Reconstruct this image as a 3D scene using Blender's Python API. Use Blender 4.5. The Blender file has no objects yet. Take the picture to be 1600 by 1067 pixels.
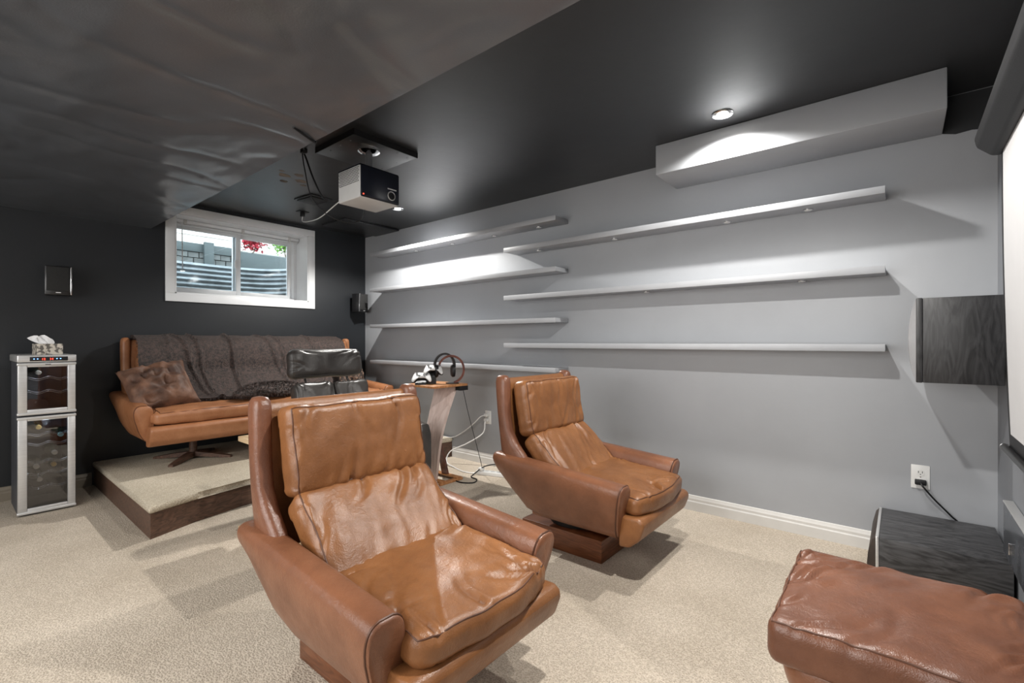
import bpy, bmesh, math, random
from mathutils import Vector, Matrix, noise
import numpy as np

# ------------------------------------------------------------------ camera, world, lights, exposure
SC = bpy.context.scene
COL = SC.collection
H = 1.15
cam_d = bpy.data.cameras.new('camera')
cam_d.sensor_width = 36.0
cam_d.lens = 739.0 / 1600.0 * 36.0
cam_d.clip_start = 0.02
cam = bpy.data.objects.new('camera', cam_d)
cam.location = (0, 0, H)
cam.rotation_euler = (math.radians(90), 0, math.radians(-50.5))
COL.objects.link(cam)
SC.camera = cam
SC.view_settings.view_transform = 'Standard'
SC.view_settings.look = 'None'
SC.view_settings.gamma = 1.0
SC.view_settings.use_curve_mapping = False
SC.view_settings.exposure = 0.40

world = bpy.data.worlds.new('sky')
SC.world = world
world.use_nodes = True
bg = world.node_tree.nodes['Background']
bg.inputs['Color'].default_value = (0.80, 0.90, 1.0, 1)
bg.inputs['Strength'].default_value = 8.0


def spot(name, loc, energy, size=150, color=(1, .97, .92), radius=.03, blend=.35):
    l = bpy.data.lights.new(name, 'SPOT')
    l.energy = energy
    l.spot_size = math.radians(size)
    l.spot_blend = blend
    l.color = color
    l.shadow_soft_size = radius
    o = bpy.data.objects.new(name, l)
    o.location = loc
    COL.objects.link(o)
    return o


def area(name, loc, rot, sx, sy, energy, color=(1, .97, .93)):
    l = bpy.data.lights.new(name, 'AREA')
    l.shape = 'RECTANGLE'
    l.size = sx
    l.size_y = sy
    l.energy = energy
    l.color = color
    o = bpy.data.objects.new(name, l)
    o.location = loc
    o.rotation_euler = rot
    COL.objects.link(o)
    return o


W = 3.28      # right wall x
YB = 5.0      # back wall y
YF = -0.36    # front wall y
XL = -2.2     # left wall x
CZ = 2.4      # ceiling
SZ = 2.124    # soffit underside
SX = 1.166    # soffit edge
spot('potlight_near_lamp', (2.74, .76, 2.385), 80)
spot('potlight_far_lamp', (2.75, 3.66, 2.385), 185)
spot('potlight_middle_lamp', (1.50, .55, 2.385), 120)
spot('soffit_fill_lamp', (-.75, 1.2, 2.11), 50, radius=.06)  # unseen fill lamp, added to brighten the room from the left
spot('soffit_fill_lamp.001', (-.75, 3.4, 2.11), 12, radius=.06)  # second added fill lamp, out of view towards the back
area('ceiling_fill_lamp', (-1.2, 1.6, 2.10), (0, math.radians(-20), 0), .6, 1.6, 40)  # soft area fill added in the unseen part of the room
area('wall_fill_lamp', (XL + .06, 1.9, 1.35), (0, math.radians(-90), 0), 1.2, 3.4, 62, (1, .985, .96))  # added out-of-view fill for the right wall and chair sides

# ------------------------------------------------------------------ materials


def mat(name, col, rough=.5, metal=0.0, var=0.0, vscale=8.0, bump=0.0, bscale=60.0, spec=.5, coat=0.0,
        emit=None, estr=0.0, stretch=(1, 1, 1), col2=None, lo=.35, hi=.65, bdist=.002, rvar=0.0, sheen=0.0):
    m = bpy.data.materials.new(name)
    m.use_nodes = True
    nt = m.node_tree
    b = nt.nodes['Principled BSDF']
    b.inputs['Roughness'].default_value = rough
    b.inputs['Metallic'].default_value = metal
    b.inputs['Specular IOR Level'].default_value = spec
    b.inputs['Coat Weight'].default_value = coat
    b.inputs['Sheen Weight'].default_value = sheen
    b.inputs['Base Color'].default_value = (*col, 1)
    tc = nt.nodes.new('ShaderNodeTexCoord')
    mp = nt.nodes.new('ShaderNodeMapping')
    mp.inputs['Scale'].default_value = stretch
    nt.links.new(tc.outputs['Object'], mp.inputs['Vector'])
    if var or col2:
        n = nt.nodes.new('ShaderNodeTexNoise')
        n.inputs['Scale'].default_value = vscale
        n.inputs['Detail'].default_value = 6
        r = nt.nodes.new('ShaderNodeValToRGB')
        c2 = col2 if col2 else tuple(min(1, c * (1 + var)) for c in col)
        c1 = col if col2 else tuple(c * (1 - var) for c in col)
        r.color_ramp.elements[0].position = lo
        r.color_ramp.elements[1].position = hi
        r.color_ramp.elements[0].color = (*c1, 1)
        r.color_ramp.elements[1].color = (*c2, 1)
        nt.links.new(mp.outputs[0], n.inputs['Vector'])
        nt.links.new(n.outputs['Fac'], r.inputs['Fac'])
        nt.links.new(r.outputs['Color'], b.inputs['Base Color'])
        if rvar:
            mr = nt.nodes.new('ShaderNodeMapRange')
            mr.inputs['To Min'].default_value = rough - rvar
            mr.inputs['To Max'].default_value = rough + rvar
            mr.inputs['From Min'].default_value = .3
            mr.inputs['From Max'].default_value = .7
            nt.links.new(n.outputs['Fac'], mr.inputs['Value'])
            nt.links.new(mr.outputs[0], b.inputs['Roughness'])
    if bump:
        n2 = nt.nodes.new('ShaderNodeTexNoise')
        n2.inputs['Scale'].default_value = bscale
        n2.inputs['Detail'].default_value = 4
        bp = nt.nodes.new('ShaderNodeBump')
        bp.inputs['Strength'].default_value = bump
        bp.inputs['Distance'].default_value = bdist
        nt.links.new(mp.outputs[0], n2.inputs['Vector'])
        nt.links.new(n2.outputs['Fac'], bp.inputs['Height'])
        nt.links.new(bp.outputs['Normal'], b.inputs['Normal'])
    if emit:
        b.inputs['Emission Color'].default_value = (*emit, 1)
        b.inputs['Emission Strength'].default_value = estr
    return m


def leather(name, c1, c2, rough=.4, grain=.35, crease=.4):
    """two-tone worn hide with pore grain and fine creases"""
    m = bpy.data.materials.new(name)
    m.use_nodes = True
    nt = m.node_tree
    L = nt.links
    b = nt.nodes['Principled BSDF']
    tc = nt.nodes.new('ShaderNodeTexCoord')
    n = nt.nodes.new('ShaderNodeTexNoise')
    n.inputs['Scale'].default_value = 5
    n.inputs['Detail'].default_value = 8
    n.inputs['Roughness'].default_value = .65
    r = nt.nodes.new('ShaderNodeValToRGB')
    r.color_ramp.elements[0].position = .33
    r.color_ramp.elements[1].position = .68
    r.color_ramp.elements[0].color = (*c1, 1)
    r.color_ramp.elements[1].color = (*c2, 1)
    L.new(tc.outputs['Object'], n.inputs['Vector'])
    L.new(n.outputs['Fac'], r.inputs['Fac'])
    # pale scuffs
    s = nt.nodes.new('ShaderNodeTexNoise')
    s.inputs['Scale'].default_value = 90
    s.inputs['Detail'].default_value = 3
    sr = nt.nodes.new('ShaderNodeValToRGB')
    sr.color_ramp.elements[0].position = .74
    sr.color_ramp.elements[1].position = .86
    mx = nt.nodes.new('ShaderNodeMix')
    mx.data_type = 'RGBA'
    mx.inputs['B'].default_value = (*[min(1, c * 2.0 + .05) for c in c2], 1)
    L.new(tc.outputs['Object'], s.inputs['Vector'])
    L.new(s.outputs['Fac'], sr.inputs['Fac'])
    L.new(sr.outputs['Color'], mx.inputs['Factor'])
    L.new(r.outputs['Color'], mx.inputs['A'])
    L.new(mx.outputs['Result'], b.inputs['Base Color'])
    mr = nt.nodes.new('ShaderNodeMapRange')
    mr.inputs['From Min'].default_value = .3
    mr.inputs['From Max'].default_value = .7
    mr.inputs['To Min'].default_value = rough + .08
    mr.inputs['To Max'].default_value = rough - .07
    L.new(n.outputs['Fac'], mr.inputs['Value'])
    L.new(mr.outputs[0], b.inputs['Roughness'])
    v = nt.nodes.new('ShaderNodeTexVoronoi')
    v.inputs['Scale'].default_value = 330
    v2 = nt.nodes.new('ShaderNodeTexNoise')
    v2.inputs['Scale'].default_value = 45
    v2.inputs['Detail'].default_value = 8
    v2.inputs['Distortion'].default_value = 1.2
    L.new(tc.outputs['Object'], v.inputs['Vector'])
    L.new(tc.outputs['Object'], v2.inputs['Vector'])
    b1 = nt.nodes.new('ShaderNodeBump')
    b1.inputs['Strength'].default_value = grain
    b1.inputs['Distance'].default_value = .001
    b2 = nt.nodes.new('ShaderNodeBump')
    b2.inputs['Strength'].default_value = .45
    b2.inputs['Distance'].default_value = .003
    L.new(v2.outputs['Fac'], b2.inputs['Height'])
    L.new(v.outputs['Distance'], b1.inputs['Height'])
    v3 = nt.nodes.new('ShaderNodeTexNoise')
    v3.noise_type = 'RIDGED_MULTIFRACTAL'
    v3.inputs['Scale'].default_value = 6.5
    v3.inputs['Detail'].default_value = 5
    v3.inputs['Roughness'].default_value = .6
    v3.inputs['Distortion'].default_value = .6
    L.new(tc.outputs['Object'], v3.inputs['Vector'])
    b3 = nt.nodes.new('ShaderNodeBump')
    b3.invert = True
    b3.inputs['Strength'].default_value = crease
    b3.inputs['Distance'].default_value = .003
    L.new(v3.outputs['Fac'], b3.inputs['Height'])
    L.new(b3.outputs['Normal'], b2.inputs['Normal'])
    L.new(b2.outputs['Normal'], b1.inputs['Normal'])
    L.new(b1.outputs['Normal'], b.inputs['Normal'])
    return m


def carpet(name, c1, c2, s=95.0, st=(1, .75, 1)):
    m = bpy.data.materials.new(name)
    m.use_nodes = True
    nt = m.node_tree
    L = nt.links
    b = nt.nodes['Principled BSDF']
    b.inputs['Roughness'].default_value = .95
    b.inputs['Specular IOR Level'].default_value = .15
    tc = nt.nodes.new('ShaderNodeTexCoord')
    mp = nt.nodes.new('ShaderNodeMapping')
    mp.inputs['Scale'].default_value = st
    mp.inputs['Rotation'].default_value = (0, 0, .5)
    L.new(tc.outputs['Object'], mp.inputs['Vector'])
    v = nt.nodes.new('ShaderNodeTexVoronoi')
    v.inputs['Scale'].default_value = s
    L.new(mp.outputs[0], v.inputs['Vector'])
    n = nt.nodes.new('ShaderNodeTexNoise')
    n.inputs['Scale'].default_value = 220
    n.inputs['Detail'].default_value = 3
    L.new(tc.outputs['Object'], n.inputs['Vector'])
    big = nt.nodes.new('ShaderNodeTexNoise')
    big.inputs['Scale'].default_value = 2.2
    big.inputs['Detail'].default_value = 5
    L.new(tc.outputs['Object'], big.inputs['Vector'])
    r = nt.nodes.new('ShaderNodeValToRGB')
    r.color_ramp.elements[0].position = .0
    r.color_ramp.elements[1].position = .75
    r.color_ramp.elements[0].color = (*c2, 1)
    r.color_ramp.elements[1].color = (*c1, 1)
    L.new(v.outputs['Distance'], r.inputs['Fac'])
    mx = nt.nodes.new('ShaderNodeMix')
    mx.data_type = 'RGBA'
    mx.blend_type = 'MULTIPLY'
    mx.inputs['Factor'].default_value = 1
    r2 = nt.nodes.new('ShaderNodeValToRGB')
    r2.color_ramp.elements[0].position = .35
    r2.color_ramp.elements[1].position = .65
    r2.color_ramp.elements[0].color = (.86, .85, .83, 1)
    r2.color_ramp.elements[1].color = (1, 1, 1, 1)
    L.new(big.outputs['Fac'], r2.inputs['Fac'])
    L.new(r.outputs['Color'], mx.inputs['A'])
    L.new(r2.outputs['Color'], mx.inputs['B'])
    mx2 = nt.nodes.new('ShaderNodeMix')
    mx2.data_type = 'RGBA'
    mx2.blend_type = 'MULTIPLY'
    mx2.inputs['Factor'].default_value = 1
    r3 = nt.nodes.new('ShaderNodeValToRGB')
    r3.color_ramp.elements[0].position = .3
    r3.color_ramp.elements[1].position = .55
    r3.color_ramp.elements[0].color = (.62, .6, .58, 1)
    r3.color_ramp.elements[1].color = (1, 1, 1, 1)
    L.new(n.outputs['Fac'], r3.inputs['Fac'])
    L.new(mx.outputs['Result'], mx2.inputs['A'])
    L.new(r3.outputs['Color'], mx2.inputs['B'])
    L.new(mx2.outputs['Result'], b.inputs['Base Color'])
    bp = nt.nodes.new('ShaderNodeBump')
    bp.inputs['Strength'].default_value = .7
    bp.inputs['Distance'].default_value = .0035
    bp.invert = True
    L.new(v.outputs['Distance'], bp.inputs['Height'])
    L.new(bp.outputs['Normal'], b.inputs['Normal'])
    return m


def wood(name, c1, c2, rough=.45, scale=3.0, axis=(1, 12, 12), dist=3.0):
    m = bpy.data.materials.new(name)
    m.use_nodes = True
    nt = m.node_tree
    L = nt.links
    b = nt.nodes['Principled BSDF']
    b.inputs['Roughness'].default_value = rough
    tc = nt.nodes.new('ShaderNodeTexCoord')
    mp = nt.nodes.new('ShaderNodeMapping')
    mp.inputs['Scale'].default_value = axis
    L.new(tc.outputs['Object'], mp.inputs['Vector'])
    n = nt.nodes.new('ShaderNodeTexNoise')
    n.inputs['Scale'].default_value = scale
    n.inputs['Detail'].default_value = 8
    n.inputs['Distortion'].default_value = dist
    L.new(mp.outputs[0], n.inputs['Vector'])
    r = nt.nodes.new('ShaderNodeValToRGB')
    r.color_ramp.elements[0].position = .35
    r.color_ramp.elements[1].position = .62
    r.color_ramp.elements[0].color = (*c1, 1)
    r.color_ramp.elements[1].color = (*c2, 1)
    L.new(n.outputs['Fac'], r.inputs['Fac'])
    L.new(r.outputs['Color'], b.inputs['Base Color'])
    bp = nt.nodes.new('ShaderNodeBump')
    bp.inputs['Strength'].default_value = .4
    bp.inputs['Distance'].default_value = .001
    L.new(n.outputs['Fac'], bp.inputs['Height'])
    L.new(bp.outputs['Normal'], b.inputs['Normal'])
    return m


def glass_mat(name, tint, fac_clear=.85):
    m = bpy.data.materials.new(name)
    m.use_nodes = True
    nt = m.node_tree
    for n in list(nt.nodes):
        nt.nodes.remove(n)
    o = nt.nodes.new('ShaderNodeOutputMaterial')
    t = nt.nodes.new('ShaderNodeBsdfTransparent')
    t.inputs['Color'].default_value = (*tint, 1)
    g = nt.nodes.new('ShaderNodeBsdfGlossy')
    g.inputs['Roughness'].default_value = .02
    fr = nt.nodes.new('ShaderNodeFresnel')
    fr.inputs['IOR'].default_value = 1.5
    ad = nt.nodes.new('ShaderNodeMath')
    ad.operation = 'ADD'
    ad.inputs[1].default_value = 1 - fac_clear
    mx = nt.nodes.new('ShaderNodeMixShader')
    nt.links.new(fr.outputs[0], ad.inputs[0])
    nt.links.new(ad.outputs[0], mx.inputs['Fac'])
    nt.links.new(t.outputs[0], mx.inputs[1])
    nt.links.new(g.outputs[0], mx.inputs[2])
    nt.links.new(mx.outputs[0], o.inputs['Surface'])
    return m


M = {}
M['wall_grey'] = mat('grey_wall_paint', (.335, .348, .37), .42, var=.04, vscale=1.6, bump=.25, bscale=9, bdist=.006)
M['wall_black'] = mat('charcoal_wall_paint', (.0115, .0135, .0165), .42, var=.10, vscale=2, bump=.25, bscale=14, bdist=.003)
M['ceiling'] = mat('black_ceiling_paint', (.014, .015, .017), .42, var=.1, vscale=3, bump=.35, bscale=5, bdist=.006, spec=.45, coat=.30)
M['soffit'] = mat('black_soffit_paper', (.056, .064, .078), .45, var=.12, vscale=4, bump=.4, bscale=160, bdist=.0015, spec=1.0, coat=.75)  # textured paper; base lighter than the ceiling to stand in for reflected light
M['soffit'].node_tree.nodes['Principled BSDF'].inputs['Coat Roughness'].default_value = .2
M['ceiling'].node_tree.nodes['Principled BSDF'].inputs['Coat Roughness'].default_value = .33
M['shelf_grey'] = mat('grey_shelf_paint', (.33, .34, .36), .4, var=.03, bump=.15, bscale=30)
M['white_trim'] = mat('white_trim_paint', (.62, .61, .59), .4, var=.03, bump=.05, bscale=40)
M['vinyl'] = mat('white_vinyl', (.72, .74, .76), .35, var=.02, bump=.03)
M['dark_trim'] = mat('dark_baseboard_paint', (.055, .052, .048), .45, var=.1, bump=.1)
M['carpet'] = carpet('beige_loop_carpet', (.62, .545, .455), (.40, .345, .28), 150)
M['carpet_step'] = carpet('beige_step_carpet', (.60, .54, .44), (.42, .37, .29), 110, (1, 1, 1))
M['riser'] = wood('dark_stained_riser_board', (.055, .030, .021), (.13, .07, .046), .5, 2.0, (1.2, 14, 14))
M['tan'] = leather('cognac_leather_cushion', (.165, .063, .020), (.285, .121, .045), .36)
M['tan_arm'] = leather('cognac_leather_shell', (.140, .054, .026), (.235, .098, .050), .36, .25, .12)
M['tan_red'] = leather('reddish_leather', (.11, .042, .023), (.20, .083, .046), .33)
M['piping'] = mat('dark_brown_piping', (.09, .032, .014), .5, var=.2, bump=.2)
M['sofa_tan'] = leather('orange_brown_sofa_leather', (.25, .095, .036), (.37, .165, .078), .42)
M['black_leather'] = leather('black_leather', (.022, .019, .018), (.045, .040, .037), .40, .2, .2)
M['plinth'] = wood('walnut_plinth_veneer', (.10, .030, .010), (.19, .065, .025), .35, 2.0, (2, 2, 14))
M['plinth_gap'] = mat('black_steel', (.01, .01, .01), .5, metal=.3, var=.1)
M['pale_wood'] = wood('pale_ash_wood', (.52, .36, .20), (.66, .50, .31), .4, 2, (14, 2, 14), 1)
M['ply_face'] = wood('pinkish_wood_face', (.48, .37, .33), (.62, .51, .47), .28, 2, (10, 10, 1.5), 1)
M['ply_edge'] = wood('orange_plywood_edge', (.30, .12, .04), (.45, .22, .09), .45, 3, (10, 10, 1.5), 1)
M['red_wood'] = wood('red_brown_wood', (.06, .018, .013), (.13, .042, .028), .3, 3, (6, 6, 6), 1)
M['ebony_wood'] = wood('black_ash_veneer', (.014, .014, .015), (.06, .06, .063), .45, 2.3, (7, 1.3, 7), 5)
M['ebony_v'] = wood('black_ash_veneer_upright', (.008, .008, .009), (.03, .03, .032), .45, 2.3, (7, 7, 1.3), 5)
M['black'] = mat('black_plastic', (.009, .009, .010), .5, spec=.3, var=.1, bump=.1, bscale=200)
M['black_gloss'] = mat('glossy_black_plastic', (.008, .008, .009), .28, var=.1)
M['black_cloth'] = mat('black_grille_cloth', (.015, .015, .015), .85, var=.3, vscale=300, bump=.4, bscale=400)
M['silver'] = mat('brushed_silver', (.60, .60, .60), .32, metal=.55, var=.06, vscale=5, stretch=(1, 1, 30), bump=.05)
M['chrome'] = mat('chrome', (.75, .75, .76), .12, metal=1.0, var=.02)
M['screen'] = mat('white_projection_fabric', (.50, .50, .51), .75, var=.015, bump=.05, bscale=200)
M['white'] = mat('white_plastic', (.72, .72, .71), .35, var=.03)
M['projector_grey'] = mat('light_grey_plastic', (.50, .50, .50), .4, var=.04)
M['navy'] = mat('dark_navy_plastic', (.008, .010, .018), .22, var=.1)
M['slab'] = mat('slate_grey_metal', (.11, .12, .14), .25, metal=.6, var=.35, vscale=9, rvar=.08)
M['galv'] = mat('galvanised_steel', (.15, .17, .18), .4, metal=.4, var=.25, vscale=8)
M['block'] = mat('grey_concrete_block', (.062, .066, .064), .9, var=.25, vscale=12, bump=.4)
M['siding'] = mat('cream_siding', (.33, .31, .285), .7, var=.04)
M['fence'] = mat('slate_green_boards', (.026, .036, .037), .7, var=.15, stretch=(1, 1, 8))
M['gravel'] = mat('grey_gravel', (.3, .29, .27), .9, var=.5, vscale=60, bump=1, bscale=60, bdist=.01)
M['leaf_green'] = mat('green_leaf', (.12, .27, .04), .5, var=.4, vscale=20)
M['leaf_red'] = mat('red_leaf', (.33, .025, .04), .5, var=.4, vscale=20)
M['bark'] = mat('brown_stem', (.09, .06, .04), .9, var=.3)
M['glass'] = glass_mat('window_glass', (.95, .98, .97), .97)
M['cooler_glass'] = glass_mat('smoked_glass', (.74, .74, .76), .93)
M['cooler_in'] = mat('black_liner', (.06, .063, .075), .5, var=.2)
M['bottle'] = mat('dark_green_glass', (.012, .03, .014), .1, var=.2)
M['cap_pale'] = mat('pale_foil_cap', (.6, .55, .45), .4, metal=.2, var=.1)
M['cap_gold'] = mat('gold_foil_cap', (.75, .50, .15), .3, metal=.7, var=.1)
M['cap_teal'] = mat('blue_green_foil_cap', (.25, .55, .55), .3, metal=.3, var=.1)
M['tissue'] = mat('white_tissue', (.85, .86, .88), .9, var=.02, bump=.2, bscale=40)
M['tissue_box'] = mat('grey_patterned_card', (.10, .09, .08), .6, col2=(.50, .46, .40), vscale=45, lo=.44, hi=.52)
M['fur'] = mat('dark_brown_fur', (.010, .006, .005), .6, col2=(.072, .043, .035), vscale=55, bump=1.0, bscale=160, bdist=.008, sheen=.08)
M['pillow'] = mat('brown_suede', (.05, .022, .013), .65, col2=(.17, .082, .048), vscale=9, bump=.7, bscale=40, bdist=.005, sheen=.03)
M['pillow_dark'] = mat('dark_patterned_cloth', (.022, .014, .011), .85, col2=(.16, .10, .07), vscale=38, lo=.5, hi=.58, bump=.5, bscale=60)
M['led_red'] = mat('red_led', (.4, .02, .02), .4, var=.05, emit=(1, .06, .03), estr=3)
M['led_blue'] = mat('blue_led', (.1, .2, .6), .4, var=.05, emit=(.15, .35, 1), estr=3)
M['lamp'] = mat('lit_led_lens', (.9, .9, .85), .3, var=.01, emit=(1, .96, .88), estr=40)
M['rust'] = mat('bare_brown_patch', (.11, .085, .065), .8, var=.4)

# ------------------------------------------------------------------ mesh helpers


def link_obj(name, me, m, parent=None, loc=None, rot=None):
    o = bpy.data.objects.new(name, me)
    COL.objects.link(o)
    if m:
        me.materials.append(m)
    if parent:
        o.parent = parent
    if loc:
        o.location = loc
    if rot:
        o.rotation_euler = rot
    return o


def obj(name, bm, m, parent=None, smooth=True, ang=35, loc=None, rot=None):
    me = bpy.data.meshes.new(name)
    bmesh.ops.recalc_face_normals(bm, faces=bm.faces)
    bm.to_mesh(me)
    bm.free()
    if smooth:
        me.shade_smooth()
        me.set_sharp_from_angle(angle=math.radians(ang))
    return link_obj(name, me, m, parent, loc, rot)


def tag(o, label=None, cat=None, group=None, kind=None):
    if label: o['label'] = label
    if cat: o['category'] = cat
    if group: o['group'] = group
    if kind: o['kind'] = kind
    return o


def thing(name, label, cat, loc=(0, 0, 0), rz=0, group=None):
    o = bpy.data.objects.new(name, None)
    o.empty_display_size = .05
    COL.objects.link(o)
    o.location = loc
    o.rotation_euler = (0, 0, rz)
    return tag(o, label, cat, group)


def NB():
    return bmesh.new()


def box(bm, x0, x1, y0, y1, z0, z1, bev=0.0, seg=2):
    r = bmesh.ops.create_cube(bm, size=1)
    vs = r['verts']
    for v in vs:
        v.co = Vector(((x0 + x1) / 2 + v.co.x * (x1 - x0), (y0 + y1) / 2 + v.co.y * (y1 - y0), (z0 + z1) / 2 + v.co.z * (z1 - z0)))
    if bev:
        es = list({e for v in vs for e in v.link_edges})
        bmesh.ops.bevel(bm, geom=es, offset=bev, segments=seg, affect='EDGES', profile=.5)
    return bm


def B(x0, x1, y0, y1, z0, z1, bev=0.0, seg=2):
    return box(NB(), x0, x1, y0, y1, z0, z1, bev, seg)


def cyl(bm, c, r, h, axis='Z', n=24, r2=None, bev=0):
    m = Matrix.Translation(c)
    if axis == 'X': m = m @ Matrix.Rotation(math.pi / 2, 4, 'Y')
    if axis == 'Y': m = m @ Matrix.Rotation(math.pi / 2, 4, 'X')
    bmesh.ops.create_cone(bm, cap_ends=True, segments=n, radius1=r, radius2=r if r2 is None else r2, depth=h, matrix=m)
    return bm


def lathe(bm, prof, n=24, c=(0, 0, 0), axis='Z'):
    rings = []
    for r, z in prof:
        ring = []
        for k in range(n):
            a = 2 * math.pi * k / n
            p = Vector((r * math.cos(a), r * math.sin(a), z))
            if axis == 'Y': p = Vector((p.x, p.z, p.y))
            if axis == 'X': p = Vector((p.z, p.x, p.y))
            ring.append(bm.verts.new(p + Vector(c)))
        rings.append(ring)
    for a, b in zip(rings, rings[1:]):
        for k in range(n):
            bm.faces.new((a[k], a[(k + 1) % n], b[(k + 1) % n], b[k]))
    bm.faces.new(rings[0][::-1])
    bm.faces.new(rings[-1])
    return bm


def loft(bm, rings, cap=True):
    vr = [[bm.verts.new(p) for p in r] for r in rings]
    n = len(vr[0])
    for a, b in zip(vr, vr[1:]):
        for k in range(n):
            bm.faces.new((a[k], a[(k + 1) % n], b[(k + 1) % n], b[k]))
    if cap:
        bm.faces.new(vr[0][::-1])
        bm.faces.new(vr[-1])
    return bm


def catmull(pts, k=8, closed=False):
    P = [Vector(p) for p in pts]
    out = []
    n = len(P)
    rng = range(n) if closed else range(n - 1)
    for i in rng:
        if closed:
            a, b, c, d = P[i - 1], P[i], P[(i + 1) % n], P[(i + 2) % n]
        else:
            a, b, c, d = P[max(0, i - 1)], P[i], P[i + 1], P[min(n - 1, i + 2)]
        for j in range(k):
            t = j / k
            out.append(.5 * ((2 * b) + (c - a) * t + (2 * a - 5 * b + 4 * c - d) * t * t + (-a + 3 * b - 3 * c + d) * t ** 3))
    if not closed:
        out.append(P[-1])
    return out


def tube(bm, pts, r, n=8, closed=False, sm=0):
    P = catmull(pts, sm, closed) if sm else [Vector(p) for p in pts]
    m = len(P)
    rings = []
    nrm = None
    for i in range(m):
        if closed:
            t = P[(i + 1) % m] - P[i - 1]
        else:
            t = P[min(m - 1, i + 1)] - P[max(0, i - 1)]
        if t.length < 1e-9: t = Vector((0, 0, 1))
        t.normalize()
        if nrm is None:
            nrm = t.orthogonal().normalized()
        nrm = (nrm - t * nrm.dot(t))
        if nrm.length < 1e-6: nrm = t.orthogonal()
        nrm.normalize()
        bi = t.cross(nrm)
        rr = r(i / (m - 1)) if callable(r) else r
        rings.append([bm.verts.new(P[i] + rr * (math.cos(2 * math.pi * k / n) * nrm + math.sin(2 * math.pi * k / n) * bi)) for k in range(n)])
    prs = list(zip(rings, rings[1:]))
    if closed: prs.append((rings[-1], rings[0]))
    for a, b in prs:
        for k in range(n):
            bm.faces.new((a[k], a[(k + 1) % n], b[(k + 1) % n], b[k]))
    if not closed:
        bm.faces.new(rings[0][::-1])
        bm.faces.new(rings[-1])
    return bm


def prism(bm, poly, a0, a1, axis='X', bev=0.0, seg=3):
    """poly in the two other axes, extruded along axis"""
    def mk(p, a):
        if axis == 'X': return Vector((a, p[0], p[1]))
        if axis == 'Y': return Vector((p[0], a, p[1]))
        return Vector((p[0], p[1], a))
    r0 = [bm.verts.new(mk(p, a0)) for p in poly]
    r1 = [bm.verts.new(mk(p, a1)) for p in poly]
    n = len(poly)
    bm.faces.new(r0[::-1])
    bm.faces.new(r1)
    for k in range(n):
        bm.faces.new((r0[k], r0[(k + 1) % n], r1[(k + 1) % n], r1[k]))
    if bev:
        es = list({e for v in r0 + r1 for e in v.link_edges})
        bmesh.ops.bevel(bm, geom=es, offset=bev, segments=seg, affect='EDGES', profile=.5)
    return bm


def sq(n, e=4.0):
    """superellipse ring in the unit square"""
    out = []
    for k in range(n):
        a = 2 * math.pi * (k + .5) / n
        c, s = math.cos(a), math.sin(a)
        out.append((math.copysign(abs(c) ** (2 / e), c), math.copysign(abs(s) ** (2 / e), s)))
    return out


# ------------------------------------------------------------------ upholstery


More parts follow.
